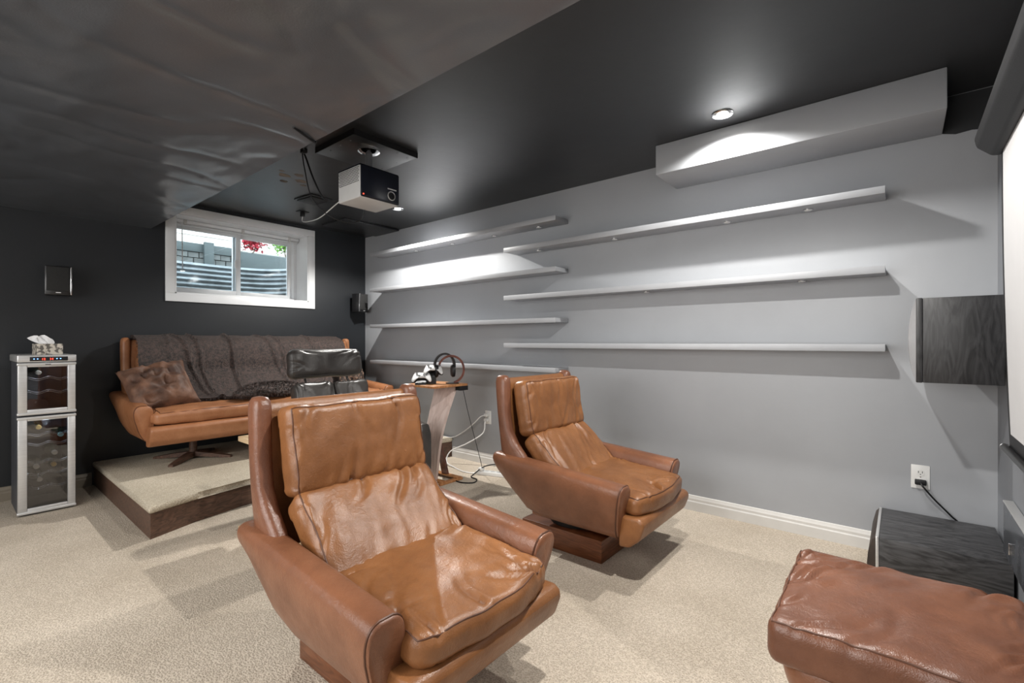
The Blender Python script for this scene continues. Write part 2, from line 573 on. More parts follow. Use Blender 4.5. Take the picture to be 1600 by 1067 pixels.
def make_cushion_fn(sx, sy, sz, seed, rad=.035, puff=.3, wr=.006, creases=14, bulge_front=0.0, taper=0.0, folds=.004, fdir=None, clen=(.1, .26)):
    """maps a point of the cube [-1,1]^3 to the surface of a soft boxed cushion"""
    rnd = random.Random(seed)
    off = Vector((rnd.uniform(-50, 50), rnd.uniform(-50, 50), rnd.uniform(-50, 50)))
    hx, hy, hz = sx / 2, sy / 2, sz / 2
    rad = min(rad, hz * .9)
    CR = []
    for _ in range(creases):
        side = rnd.choice('nsew')
        t = rnd.uniform(-.9, .9)
        p = {'n': (t * hx, hy), 's': (t * hx, -hy), 'e': (hx, t * hy), 'w': (-hx, t * hy)}[side]
        if fdir is None:
            d = Vector((-p[0], -p[1])).normalized()
            a = rnd.uniform(-.7, .7)
        else:
            d = Vector(fdir)
            if d.dot(Vector((-p[0], -p[1]))) < 0: d = -d
            a = rnd.uniform(-.3, .3)
        d = Vector((d.x * math.cos(a) - d.y * math.sin(a), d.x * math.sin(a) + d.y * math.cos(a)))
        CR.append((Vector(p), d, rnd.uniform(*clen), rnd.uniform(.5, 1.2), rnd.uniform(.007, .014)))

    def F(P):
        x, y, z = P
        p = Vector((x * hx, y * hy, z * hz))
        h = Vector((hx - rad, hy - rad, hz - rad))
        q = Vector((max(-h.x, min(h.x, p.x)), max(-h.y, min(h.y, p.y)), max(-h.z, min(h.z, p.z))))
        d = p - q
        nrm = d.normalized() if d.length > 1e-9 else Vector((0, 0, z))
        s = q + rad * nrm
        ux, uy = s.x / hx, s.y / hy
        # puffed faces, thin towards the seams
        f = (1 - min(1, abs(ux)) ** 3.0) * (1 - min(1, abs(uy)) ** 3.0)
        s.z *= (1 - puff) + 2 * puff * math.sqrt(max(0, f)) * .75
        # band bulge and slightly drawn-in sides
        wv = 1 + .035 * noise.noise(Vector((s.x * 9, s.y * 9, 3)) + off)
        s.x *= wv
        s.y *= wv
        if bulge_front and uy < 0:
            s.y -= bulge_front * (1 - ux * ux) * min(1, -uy * 1.2)
        if taper:
            s.x *= 1 + taper * uy
        # soft dents
        n1 = noise.noise(Vector((s.x * 5.5, s.y * 5.5, z * 2)) + off)
        n2 = noise.noise(Vector((s.x * 14, s.y * 14, z * 2)) + off)
        dz = wr * (n1 * .95 + n2 * .4)
        if fdir is not None:
            fx = Vector(fdir).normalized()
            al = s.x * fx.x + s.y * fx.y
            ac = -s.x * fx.y + s.y * fx.x
            dz += folds * (1 - abs(noise.noise(Vector((al * 3, ac * 16, 5)) + off)) * 3.0)
        else:
            dz += folds * (1 - abs(noise.noise(Vector((s.x * 7, s.y * 7, 9)) + off)) * 3.5)
        for (cp, cd, ln, am, wd) in CR:
            rx, ry = s.x - cp.x, s.y - cp.y
            al = rx * cd.x + ry * cd.y
            if -.02 < al < ln:
                ac = -rx * cd.y + ry * cd.x + .02 * math.sin(al * 22 + am * 9)
                if abs(ac) < wd * 4:
                    k = max(0, 1 - al / ln) * am
                    g = math.exp(-(ac / wd) ** 2)
                    g2 = math.exp(-((abs(ac) - wd * 1.9) / wd) ** 2)
                    dz += wr * k * (-1.5 * g + .6 * g2)
        eb = max(abs(ux), abs(uy))
        dz *= 1 - .55 * max(0, min(1, (eb - .82) / .14))
        s.z += dz * (1 if z > -.2 else -.3) * (1 if abs(z) > .5 else .4)
        s += nrm * .25 * dz
        return s
    return F


def cushion_bm(F, n=44, nz=8):
    bm = NB()
    cache = {}

    def V(x, y, z):
        k = (round(x, 5), round(y, 5), round(z, 5))
        if k not in cache:
            cache[k] = bm.verts.new(F(k))
        return cache[k]
    def lin(m):  # denser near the edges
        return [math.sin((-1 + 2 * i / m) * math.pi / 2 * .86) / math.sin(math.pi / 2 * .86) for i in range(m + 1)]
    A, Z = lin(n), [-1 + 2 * i / nz for i in range(nz + 1)]
    for s in (-1, 1):
        for i in range(n):
            for j in range(n):
                bm.faces.new((V(A[i], A[j], s), V(A[i + 1], A[j], s), V(A[i + 1], A[j + 1], s), V(A[i], A[j + 1], s)))
        for i in range(n):
            for k in range(nz):
                bm.faces.new((V(A[i], s, Z[k]), V(A[i + 1], s, Z[k]), V(A[i + 1], s, Z[k + 1]), V(A[i], s, Z[k + 1])))
                bm.faces.new((V(s, A[i], Z[k]), V(s, A[i + 1], Z[k]), V(s, A[i + 1], Z[k + 1]), V(s, A[i], Z[k + 1])))
    return bm


def cushion(name, dims, seed, m, parent, loc, rot=(0, 0, 0), pipe=True, n=44, piping=None, **kw):
    F = make_cushion_fn(*dims, seed, **kw)
    o = obj(name, cushion_bm(F, n), m, parent, ang=80, loc=loc, rot=rot)
    if pipe:
        bm = NB()
        K = 26
        e = .97
        for zz in (.985,):
            path = []
            for (ax, ay, bx_, by_) in ((-e, -e, e, -e), (e, -e, e, e), (e, e, -e, e), (-e, e, -e, -e)):
                for i in range(K):
                    t = i / K
                    path.append(F((ax + (bx_ - ax) * t, ay + (by_ - ay) * t, zz)) + Vector((0, 0, .001)))
            tube(bm, path, .0023, 6, closed=True)
        obj('piping', bm, piping or M['piping'], o)
    return o


def arm_rings(hw, s, zoff, yb=.41, yf=-.40):
    """one arm of the shell seats: long tapering box, upper edge sloping down to the front"""
    base = sq(36, 4.2)
    rings = []

    def ring(y, shrink=1.0, dy=0.0):
        t = (yb - y) / (yb - yf)
        zt = .515 - .06 * t + zoff
        zb = .2 + zoff
        if y > .17:
            zb += ((y - .17) / (yb - .17)) ** 1.25 * .205
        f = []
        for cx, cz in base:
            hz = (cz * shrink + 1) / 2
            z = zb + (zt - zb) * hz
            crown = .014 * (1 - (cx) ** 2) if cz > .5 else 0
            xo = hw - .085 + .085 * hz ** .8 + .010 * math.sin(math.pi * hz)
            xi = hw - .132 + .008 * hz
            xm, xh = (xo + xi) / 2, (xo - xi) / 2
            x = xm + cx * shrink * xh
            yy = y + dy
            if y < 0:
                yy += .055 * (1 - hz) * (-y / .4)
            f.append(Vector((s * x, yy, z + crown)))
        return f
    ys = [yb - .028] + [yb - .10 * i for i in range(1, 8)] + [yf + .02]
    rings.append(ring(yb + .004, .45))
    rings.append(ring(yb, .72))
    rings.append(ring(yb - .010, .90))
    for y in ys:
        rings.append(ring(y))
    rings.append(ring(yf + .006, .985))
    rings.append(ring(yf, .94))
    return rings, ring(yf + .012, 1.0)


def shell_seat(name, label, loc, rz, hw, hwing, zoff, seed, wide=False, mats=None, group=None):
    """wing-backed leather lounge seat, facing local -y, origin on the floor"""
    shell, cush = mats
    T = thing(name, label, 'sofa' if wide else 'armchair', loc, rz, group)
    for s in (-1, 1):
        rr, edge = arm_rings(hw, s, zoff)
        bm = NB()
        loft(bm, rr)
        a = obj('armrest', bm, shell, T, ang=60)
        bm = NB()
        tube(bm, edge, .0035, 6, closed=True)
        obj('piping', bm, M['piping'], a)
        # wing
        rings = []
        for z, fy, ry, sc in ((.40, .20, .33, .8), (.43, .16, .35, 1), (.46, .165, .362, 1), (.52, .205, .368, 1), (.58, .262, .375, 1), (.65, .305, .382, 1),
                              (.75, .322, .395, 1), (.85, .325, .406, 1), (.915, .326, .412, 1), (.94, .332, .408, .92), (.953, .345, .398, .7), (.957, .358, .385, .3)):
            xc = hwing - .034 + .006 * math.sin((z - .3) * 4)
            rings.append([Vector((s * (xc + cx * .032 * sc), (fy + ry) / 2 + cy * (ry - fy) / 2, z + zoff)) for cx, cy in sq(20, 3)])
        bm = NB()
        loft(bm, rings)
        obj('wing', bm, M['tan_red'] if not wide else shell, T, ang=70)
    # rear shell with a rolled top rail
    bm = NB()
    X = hwing - .045
    poly = [(.315, .42), (.33, .60), (.352, .90), (.36, .928), (.378, .938), (.396, .93), (.404, .905), (.39, .75), (.372, .5), (.36, .42)]
    prism(bm, [(y, z + zoff) for y, z in poly], -X, X)
    obj('back_shell', bm, cush, T, ang=50)
    # seat box and front panel
    xi = hw - .115
    obj('seat_box', B(-xi, xi, -.36, .20, .185 + zoff, .305 + zoff, .012), shell, T)
    bm = NB()
    xf = xi + .032
    poly = [(-.345, .316), (-.445, .320), (-.470, .306), (-.474, .28), (-.450, .215), (-.400, .172), (-.345, .165)]
    prism(bm, [(y, z + zoff) for y, z in poly], -xf, xf, bev=.014, seg=3)
    obj('front_panel', bm, cush if not wide else shell, T, ang=50)
    cw = 2 * xi
    cs = .575
    if not wide:
        cushion('seat_cushion', (cs, .58, .105), seed, cush, T, (0, -.147, .379 + zoff), (math.radians(4), 0, 0), bulge_front=.048,
                wr=.0075, creases=26, folds=.0022, puff=.2, n=64)
        cushion('back_cushion', (cs - .01, .41, .13), seed + 1, cush, T, (0, .088, .470 + zoff), (math.radians(44), 0, 0),
                wr=.0075, creases=18, folds=.0022, puff=.2, fdir=(.35, 1), clen=(.12, .34), n=64)
        cushion('head_cushion', (cs - .005, .315, .125), seed + 2, cush, T, (0, .262, .768 + zoff), (math.radians(80), 0, 0),
                wr=.007, creases=16, folds=.002, puff=.22, fdir=(.1, 1), n=60)
        # swivel and wooden plinth
        bm = NB()
        cyl(bm, (0, .06, .152), .17, .066)
        obj('swivel_plate', bm, M['plinth_gap'], T)
        obj('plinth', B(-.205, .315, -.20, .32, 0, .118, .004), M['plinth'], T)
    return T


# ------------------------------------------------------------------ room shell


def struct(name, bm, m, parent=None, **kw):
    o = obj(name, bm, m, parent, **kw)
    if parent is None:
        tag(o, kind='structure')
    return o


struct('floor', B(XL, W, YF, YB, -.06, 0), M['carpet'], smooth=False)
# ceiling: bare black board, finely gridded with slight waviness
def wavy_slab(x0, x1, y0, y1, z0, z1, amp, nx, ny, fn):
    bm = NB()
    g = [[bm.verts.new((x0 + (x1 - x0) * i / nx, y0 + (y1 - y0) * j / ny, z0 + amp * fn(x0 + (x1 - x0) * i / nx, y0 + (y1 - y0) * j / ny) * min(1, i, nx - i, j, ny - j))) for j in range(ny + 1)] for i in range(nx + 1)]
    for i in range(nx):
        for j in range(ny):
            bm.faces.new((g[i][j], g[i][j + 1], g[i + 1][j + 1], g[i + 1][j]))
    t = [bm.verts.new(p) for p in ((x0, y0, z1), (x1, y0, z1), (x1, y1, z1), (x0, y1, z1))]
    bm.faces.new(t)
    bm.faces.new([g[i][0] for i in range(nx + 1)] + [t[1], t[0]])
    bm.faces.new([g[nx][j] for j in range(ny + 1)] + [t[2], t[1]])
    bm.faces.new([g[nx - i][ny] for i in range(nx + 1)] + [t[3], t[2]])
    bm.faces.new([g[0][ny - j] for j in range(ny + 1)] + [t[0], t[3]])
    return bm


def wrinkle(x, y):
    v = Vector((x * 3.2 + y * .8, y * 1.1, 1.7))
    a = noise.noise(v) + .6 * noise.noise(v * 2.7) + .35 * noise.noise(v * 6.1)
    r = 1 - 2.6 * abs(noise.noise(Vector((x * 1.2 + y * .9, y * 2.6 - x * 1.3, 8.2))))
    return .7 * a + .8 * max(0, r) ** 4


struct('ceiling', wavy_slab(SX, W, YF, YB, CZ, CZ + .1, .0012, 60, 120, lambda x, y: noise.noise(Vector((x * 2, y * 2, 4)))), M['ceiling'], ang=60)
struct('ceiling_soffit', wavy_slab(XL, SX, YF, YB, SZ, CZ + .1, .0085, 150, 220, wrinkle), M['soffit'], ang=60)
struct('wall_right', B(W, W + .12, YF - .12, YB + .4, -.06, CZ + .1), M['wall_grey'], smooth=False)
struct('wall_left', B(XL - .12, XL, YF - .12, YB + .4, -.06, CZ + .1), M['wall_black'], smooth=False)
struct('wall_front', B(XL, W, YF - .12, YF, -.06, CZ + .1), mat('grey_blue_front_wall_paint', (.19, .20, .22), .45, var=.06, vscale=3, bump=.2), smooth=False)
bm = NB()
rnd = random.Random(12)
for (x, y, r_) in ((1.66, 3.58, .03), (1.73, 3.50, .022), (1.80, 3.62, .028), (1.72, 3.72, .018), (1.86, 3.70, .014), (1.60, 3.50, .012)):
    pts = [(x + r_ * (1.6 * math.cos(a) + rnd.uniform(-.5, .5)), y + r_ * (1.4 * math.sin(a) + rnd.uniform(-.3, .3))) for a in [k * .63 for k in range(10)]]
    r0 = [bm.verts.new((p[0], p[1], CZ - .0012)) for p in pts]
    r1 = [bm.verts.new((p[0], p[1], CZ + .003)) for p in pts]
    bm.faces.new(r0)
    for k in range(10):
        bm.faces.new((r0[k], r0[(k + 1) % 10], r1[(k + 1) % 10], r1[k]))
tag(obj('peeling_paint', bm, M['rust'], bpy.data.objects['ceiling'], smooth=False), kind='stuff')
# black paint cut in beside the bulkhead on the right wall
bm = NB()
prism(bm, [(-.16, 2.397), (-.16, 2.215), (-.21, 2.200), (-.27, 2.206), (-.33, 2.196), (-.355, 2.196), (-.355, 2.397)], W - .002, W, 'X')
obj('black_paint_border', bm, M['ceiling'], bpy.data.objects['wall_right'], smooth=False)
# back wall with the window opening
WX0, WX1, WZ0, WZ1 = 1.34, 2.566, 1.58, 2.30
bm = NB()
box(bm, XL, WX0, YB, YB + .4, -.06, CZ + .1)
box(bm, WX1, W, YB, YB + .4, -.06, CZ + .1)
box(bm, WX0, WX1, YB, YB + .4, -.06, WZ0)
box(bm, WX0, WX1, YB, YB + .4, WZ1, CZ + .1)
struct('wall_back', bm, M['wall_black'], smooth=False)

# baseboards
base_prof = [(0, 0), (.016, 0), (.016, .058), (.012, .066), (.012, .080), (.008, .090), (.006, .099), (0, .102)]
bm = NB()
prism(bm, [(W - a, b) for a, b in base_prof], YF, 3.47, 'Y')
struct('baseboard_right', bm, M['white_trim'], ang=20)
bm = NB()
prism(bm, [(YB - a, b) for a, b in base_prof], XL, .78, 'X')
struct('baseboard_back', bm, mat('brownish_baseboard_paint', (.20, .17, .13), .5, var=.1), ang=20)

# bulkhead on the right wall
struct('trim_bulkhead', B(2.915, W, -.16, 1.215, 2.212, CZ, .006, 2), M['wall_grey'])

# platform
pf = [(.772, 3.355), (1.05, 3.465), (1.35, 3.545), (1.9, 3.575), (3.0, 3.545), (W - .001, 3.47), (W - .001, YB - .001), (.782, YB - .001)]
plat = thing('platform', 'low carpeted platform step under the long sofa along the back wall', 'platform')
bm = NB()
prism(bm, [(x + (.012 if i == 0 else 0), y + .012) for i, (x, y) in enumerate(pf[:6])] + [(W - .001, YB - .002), (.794, YB - .002)], 0, .155, 'Z')
obj('riser_board', bm, M['riser'], plat, smooth=False)
bm = NB()
prism(bm, [(x, y - .008) for x, y in pf[:6]] + pf[6:], .148, .19, 'Z', bev=.018, seg=4)
obj('carpet_top', bm, M['carpet_step'], plat, ang=50)

# ------------------------------------------------------------------ window
win = thing('window_1', 'white framed basement window with two sliding panes high on the black back wall', 'window')
tag(win, kind='structure')
del win['category']
c = .072
for nm, b_ in (('casing', (WX0 - c, WX1 + c, YB - .016, YB, WZ0 - c, WZ0)), ('casing', (WX0 - c, WX1 + c, YB - .016, YB, WZ1, WZ1 + .066)),
               ('casing', (WX0 - c, WX0, YB - .016, YB, WZ0, WZ1)), ('casing', (WX1, WX1 + c, YB - .016, YB, WZ0, WZ1))):
    obj(nm, B(*b_, .003), M['vinyl'], win)
for b_ in ((WX0, WX0 + .012, YB - .01, YB + .4, WZ0, WZ1), (WX1 - .012, WX1, YB - .01, YB + .4, WZ0, WZ1),
           (WX0, WX1, YB - .01, YB + .4, WZ0, WZ0 + .012), (WX0, WX1, YB - .01, YB + .4, WZ1 - .012, WZ1)):
    obj('reveal_board', B(*b_), M['vinyl'], win, smooth=False)
ox0, ox1, oz0, oz1 = WX0 + .012, WX1 - .012, WZ0 + .012, WZ1 - .012
bm = NB()
for b_ in ((ox0, ox0 + .03, 5.24, 5.34, oz0, oz1), (ox1 - .03, ox1, 5.24, 5.34, oz0, oz1), (ox0, ox1, 5.24, 5.34, oz0, oz0 + .03), (ox0, ox1, 5.24, 5.34, oz1 - .03, oz1)):
    box(bm, *b_, .002)
obj('window_frame', bm, M['vinyl'], win)
mid = (ox0 + ox1) / 2
for (a, b_, y) in ((ox0 + .03, mid + .03, 5.26), (mid - .03, ox1 - .03, 5.30)):
    bm = NB()
    s_ = .042
    z0, z1 = oz0 + .03, oz1 - .03
    for q in ((a, a + s_, z0, z1), (b_ - s_, b_, z0, z1), (a + s_, b_ - s_, z0, z0 + s_), (a + s_, b_ - s_, z1 - s_, z1)):
        box(bm, q[0], q[1], y, y + .03, q[2], q[3], .002)
    sh = obj('sash', bm, M['vinyl'], win)
    obj('pane', B(a + s_, b_ - s_, y + .012, y + .017, z0 + s_, z1 - s_), M['glass'], sh, smooth=False)
obj('sash_latch', B(mid - .03, mid - .012, 5.242, 5.26, 1.90, 1.98, .003), M['vinyl'], win)

# raised blind with its bundled slats, cords and wand
bl = thing('window_blind', 'white slatted blind pulled fully up under the window head', 'blind', (0, 0, 0))
obj('headrail', B(ox0 + .01, ox1 - .01, 5.16, 5.195, oz1 - .034, oz1 - .002, .003), M['vinyl'], bl)
for i in range(3):
    z = oz1 - .037 - i * .003
    obj('slat', B(ox0 + .02, ox1 - .02, 5.165, 5.190, z - .0016, z, 0), M['vinyl'], bl, smooth=False)
obj('bottom_rail', B(ox0 + .02, ox1 - .02, 5.165, 5.190, oz1 - .054, oz1 - .046, .003), M['vinyl'], bl)
for x in (ox0 + .10, mid, ox1 - .13):
    obj('bracket', B(x, x + .028, 5.152, 5.196, oz1 - .045, oz1 - .001, .004), M['projector_grey'], bl)
bm = NB()
tube(bm, [(ox0 + .085, 5.145, oz1 - .03), (ox0 + .085, 5.14, oz1 - .25), (ox0 + .088, 5.142, oz1 - .46)], .004, 8, sm=4)
obj('tilt_wand', bm, M['white'], bl)
for dx in (0, .012):
    bm = NB()
    tube(bm, [(ox1 - .12 + dx, 5.145, oz1 - .03), (ox1 - .118 + dx, 5.15, oz1 - .3), (ox1 - .125 + dx, 5.145, oz1 - .55)], .0016, 6, sm=4)
    obj('cord', bm, M['white'], bl)

# ------------------------------------------------------------------ outside the window
well = thing('window_well', 'corrugated steel window well outside the basement window', 'window well')
bm = NB()
N, R = 40, 64
rings = []
zs = [1.25 + .78 * j / R for j in range(R + 1)]
grid = []
for j, z in enumerate(zs):
    row = []
    for i in range(N + 1):
        a = math.pi * i / N
        ex = 4.5
        cx, sx_ = math.cos(a), math.sin(a)
        wob = .012 * math.sin((z - 1.25) * 2 * math.pi / .056)
        rx, ry = .80 + wob, .80 + wob
        row.append(bm.verts.new((1.955 - rx * math.copysign(abs(cx) ** (2 / 3.2), cx), 5.40 + ry * abs(sx_) ** (2 / 3.2), z)))
    grid.append(row)
for j in range(R):
    for i in range(N):
        bm.faces.new((grid[j][i], grid[j][i + 1], grid[j + 1][i + 1], grid[j + 1][i]))
ws = obj('corrugated_wall', bm, M['galv'], well, ang=80)
ws.modifiers.new('t', 'SOLIDIFY').thickness = .003
bm = NB()
tube(bm, [v for v in [(1.955 - .81 * math.copysign(abs(math.cos(math.pi * i / 40)) ** (2 / 3.2), math.cos(math.pi * i / 40)), 5.40 + .81 * abs(math.sin(math.pi * i / 40)) ** (2 / 3.2), 2.035) for i in range(41)]], .011, 8)
obj('rim', bm, M['galv'], well)
struct('ground_outside', B(.6, 3.4, 5.405, 6.25, 1.2, 1.26), M['gravel'], smooth=False)
struct('ground_yard', B(-3, 9, 6.23, 12, 1.2, 1.98), M['gravel'], smooth=False)
# block wall, coursed
gw = thing('block_wall', 'low grey concrete block wall beyond the window well', 'wall')
me0 = None
for r_ in range(4):
    for k in range(13):
        x = 1.0 + k * .122 + (.06 if r_ % 2 else 0)
        if me0 is None:
            o = obj('block', B(-.058, .058, -.05, .05, .003, .070, .004, 1), M['block'], gw, loc=(x, 6.9, 1.98 + r_ * .074))
            me0 = o.data
        else:
            o = bpy.data.objects.new('block', me0)
            COL.objects.link(o)
            o.parent = gw
            o.location = (x, 6.9 + .006 * ((k * 7) % 3 - 1), 1.98 + r_ * .074)
obj('coping_board', B(.9, 2.55, 6.84, 6.96, 2.277, 2.385, .004), M['fence'], gw)
obj('pier', B(2.14, 2.25, 6.80, 6.845, 1.98, 2.41, .004), M['fence'], gw)
tag(gw, kind='structure')
del gw['category']
fn = thing('garden_fence', 'slate green board fence with a post beyond the block wall', 'fence')
for k in range(3):
    obj('board', B(.6, 6.2, 7.18, 7.21, 1.99 + k * .13, 1.99 + k * .13 + .124, .003), M['fence'], fn)
for x in (1.3, 4.9):
    obj('post', B(x, x + .12, 7.10, 7.18, 1.98, 2.40, .004), M['fence'], fn)
hs = thing('neighbouring_house', 'house wall with cream horizontal siding far beyond the window', 'house')
me0 = None
for k in range(22):
    z = 2.0 + k * .15
    if me0 is None:
        bm = NB()
        prism(bm, [(0, 0), (-.022, 0), (-.006, .152), (0, .152)], -1, 8, 'X')
        o = obj('siding_board', bm, M['siding'], hs, smooth=False, loc=(0, 9.0, z))
        me0 = o.data
    else:
        o = bpy.data.objects.new('siding_board', me0)
        COL.objects.link(o)
        o.parent = hs
        o.location = (0, 9.0, z)
obj('wall_panel', B(-1, 8, 9.0, 9.15, 1.98, 5.4), M['siding'], hs, smooth=False)


def plant(name, label, loc, m, r, n, seed):
    rnd = random.Random(seed)
    T = thing(name, label, 'plant', loc)
    bm = NB()
    for _ in range(9):
        tip = Vector((rnd.uniform(-r, r) * .7, rnd.uniform(-r, r) * .4, rnd.uniform(.3, .6) * r * 2.4))
        tube(bm, [(0, 0, 0), tip * .5 + Vector((0, 0, .03)), tip], .004, 5, sm=3)
    obj('stem', bm, M['bark'], T)
    bm = NB()
    for _ in range(n):
        p = Vector((rnd.gauss(0, .45) * r, rnd.gauss(0, .3) * r, r * 1.25 + rnd.gauss(0, .33) * r))
        q = Matrix.Rotation(rnd.uniform(0, 6.3), 3, 'Z') @ Matrix.Rotation(rnd.uniform(-1.2, 1.2), 3, 'X')
        s_ = rnd.uniform(.035, .06)
        vs = [bm.verts.new(p + q @ Vector(c_) * s_) for c_ in ((0, 0, 0), (.35, .5, .06), (0, 1.1, .1), (-.35, .5, .06))]
        bm.faces.new(vs)
    f = obj('foliage', bm, m, T, smooth=False)
    tag(f, kind='stuff')
    return T


plant('red_shrub', 'red leaved shrub seen through the right window pane', (2.78, 6.97, 2.345), M['leaf_red'], .15, 480, 4)
plant('green_shrub', 'bright green bushy shrub right of the red one through the window', (3.26, 6.97, 2.345), M['leaf_green'], .20, 900, 5)
tag(obj('planter', B(2.58, 4.3, 6.86, 7.09, 1.98, 2.36, .005), M['fence']), 'slate green planter box under the shrubs outside the window', 'planter')

# ------------------------------------------------------------------ shelves


def ledge(label, y0, y1, ztop, lights=()):
    T = thing('wall_shelf', label, 'shelf', (W, y0, ztop), 0, None)
    L_ = y1 - y0
    obj('board', B(-.185, 0, 0, L_, -.034, 0, .003), M['shelf_grey'], T)
    obj('front_lip', B(-.190, -.184, 0, L_, -.037, .001, .001), M['shelf_grey'], T)
    for yy in lights:
        bm = NB()
        cyl(bm, (-.075, yy - y0, -.037), .026, .007, n=20)
        p = obj('puck_light', bm, M['chrome'], T)
        bm = NB()
        cyl(bm, (-.075, yy - y0, -.041), .018, .003, n=16)
        obj('lens', bm, M['white'], p)
    return T


for zt, w_ in ((2.145, 'topmost of the four'), (1.742, 'second from the top of the four'), (1.338, 'third from the top of the four'), (.94, 'lowest of the four')):
    t = ledge('long grey floating wall shelf, ' + w_ + ' nearer the back corner', 2.105, 4.62, zt, (2.35, 2.85, 3.4, 3.95) if zt > 2 else ())
    t['group'] = 'grey shelves nearer the back corner'
for zt, w_ in ((1.95, 'topmost of the three'), (1.54, 'middle of the three'), (1.135, 'lowest of the three')):
    t = ledge('long grey floating wall shelf, ' + w_ + ' nearer the screen', .066, 2.642, zt, (.42, .86, 1.65, 2.35) if zt > 1.9 else ((.45, 1.4) if zt > 1.5 else ()))
    t['group'] = 'grey shelves nearer the screen'

# ------------------------------------------------------------------ ceiling fittings


def potlight(label, x, y, z, lit=True):
    T = thing('recessed_light', label, 'ceiling light', (x, y, z))
    bm = NB()
    lathe(bm, [(.030, 0.0), (.030, -.002), (.052, -.006), (.056, -.003), (.056, 0.0)], 28)
    obj('trim_ring', bm, M['chrome'], T)
    bm = NB()
    lathe(bm, [(.001, .0), (.029, .0), (.029, -.004), (.001, -.006)], 24)
    obj('lens', bm, M['lamp'], T)
    return T


potlight('round recessed ceiling light beside the grey bulkhead', 2.74, .76, CZ - .001)
potlight('round recessed ceiling light behind the projector', 2.75, 3.66, CZ - .001)
potlight('round recessed ceiling light near the soffit edge', 1.50, .55, CZ - .001)
potlight('round recessed fill light added out of view in the dropped soffit towards the front', -.75, 1.2, SZ - .001)  # fixture for the added soffit fill lamp
potlight('round recessed fill light added out of view in the dropped soffit towards the back', -.75, 3.4, SZ - .001)  # fixture for the second added fill lamp
lp = thing('ceiling_fill_panel', 'flat rectangular fill light added out of view under the dropped soffit', 'ceiling light', (-1.2, 1.6, SZ - .016))  # unseen body for the added area fill
obj('housing', B(-.32, .32, -.82, .82, 0, .015, .003), M['white'], lp)

wl = thing('wall_fill_panel', 'large flat rectangular fill light added on the unseen left wall', 'wall light', (XL, 1.9, 1.35))  # unseen body for the added wall fill
obj('housing', B(.001, .045, -1.72, 1.72, -.62, .62, .004), M['white'], wl)

hp = thing('ceiling_hatch', 'black hatch panel in the ceiling beside the back corner', 'hatch', (2.90, 4.55, CZ))
obj('panel', B(-.30, .37, -.22, .22, -.018, -.002, .002), M['ceiling'], hp)
eb = thing('ceiling_vent', 'small black ceiling vent with a raised flap beside the projector cables', 'vent', (2.09, 3.98, CZ), .1)
obj('frame', B(-.10, .10, -.13, .13, -.012, 0, .003), M['ceiling'], eb)
obj('flap', B(-.085, .085, -.11, .11, -.022, -.012, .002), M['black'], eb)
so = thing('ceiling_socket', 'small ceiling socket with a plug above the window', 'socket', (2.23, 4.45, CZ))
bm = NB()
box(bm, -.05, .05, -.035, .035, -.006, 0, .002)
obj('cover_plate', bm, M['black'], so)
obj('plug', B(-.016, .016, -.02, .02, -.05, -.006, .004), M['black'], so)

# projector on its board
pj = thing('projector_mount_board', 'square black edged board screwed to the ceiling over the projector', 'board', (1.785, 2.70, CZ))
obj('board', B(-.235, .235, -.22, .22, -.034, 0, .002), M['ceiling'], pj)
bm = NB()
box(bm, -.237, .237, -.224, -.2195, -.036, 0)
box(bm, -.239, -.2345, -.224, .22, -.036, 0)
obj('edge_strip', bm, M['black'], pj, smooth=False)
for x, y in ((-.2, -.13), (-.2, -.02), (-.2, .1), (.19, -.17), (.2, -.05), (.1, -.19), (.2, .12)):
    bm = NB()
    cyl(bm, (x, y, -.0355), .004, .003, n=10)
    obj('screw', bm, M['chrome'], pj)
pr = thing('projector', 'compact grey and navy projector hanging from the ceiling on a short pole', 'projector', (1.735, 2.605, 2.014))
bm = NB()
lathe(bm, [(.02, .318), (.05, .322), (.068, .335), (.07, .352)], 28)
obj('ceiling_flange', bm, M['chrome'], pr)
bm = NB()
cyl(bm, (0, 0, .262), .022, .13, n=20)
obj('pole', bm, mat('grey_pole_paint', (.14, .14, .145), .35, var=.05), pr)
obj('housing', B(-.138, .138, -.118, .125, 0, .199, .008, 3), M['projector_grey'], pr)
obj('top_cover', B(-.1385, .1385, -.119, .126, .188, .200, .004), M['navy'], pr)
obj('front_face', B(-.136, .136, -.127, -.116, .004, .195, .009, 3), M['navy'], pr)
bm = NB()
for i in range(15):
    for j in range(9):
        y_, z_ = -.10 + i * .0145 + (.007 if j % 2 else 0), .098 + j * .0105
        cyl(bm, (-.1385, y_, z_), .0036, .003, axis='X', n=6)
g = obj('vent_grille', bm, M['black'], pr, smooth=False)
tag(g, kind='stuff')
bm = NB()
tube(bm, [(.078 + .026 * math.cos(a * math.pi / 16), -.129, .05 + .026 * math.sin(a * math.pi / 16)) for a in range(32)], .0035, 8, closed=True)
lens = obj('lens_ring', bm, M['silver'], pr)
bm = NB()
lathe(bm, [(.001, -.135), (.016, -.135), (.018, -.127)], 24, (.078, 0, .05), 'Y')
obj('lens_glass', bm, M['black_gloss'], lens)
obj('badge_strip', B(.05, .115, -.1285, -.1265, .088, .095), M['projector_grey'], pr, smooth=False)
bm = NB()
cyl(bm, (-.122, -.128, .018), .004, .003, 'Y', 12)
obj('indicator', bm, M['led_red'], pr)


def cable(name, label, pts, r, m, sm=10, cat='cable', parent=None):
    bm = NB()
    tube(bm, pts, r, 8, sm=sm)
    o = obj(name, bm, m, parent)
    if parent is None:
        tag(o, label, cat)
    return o


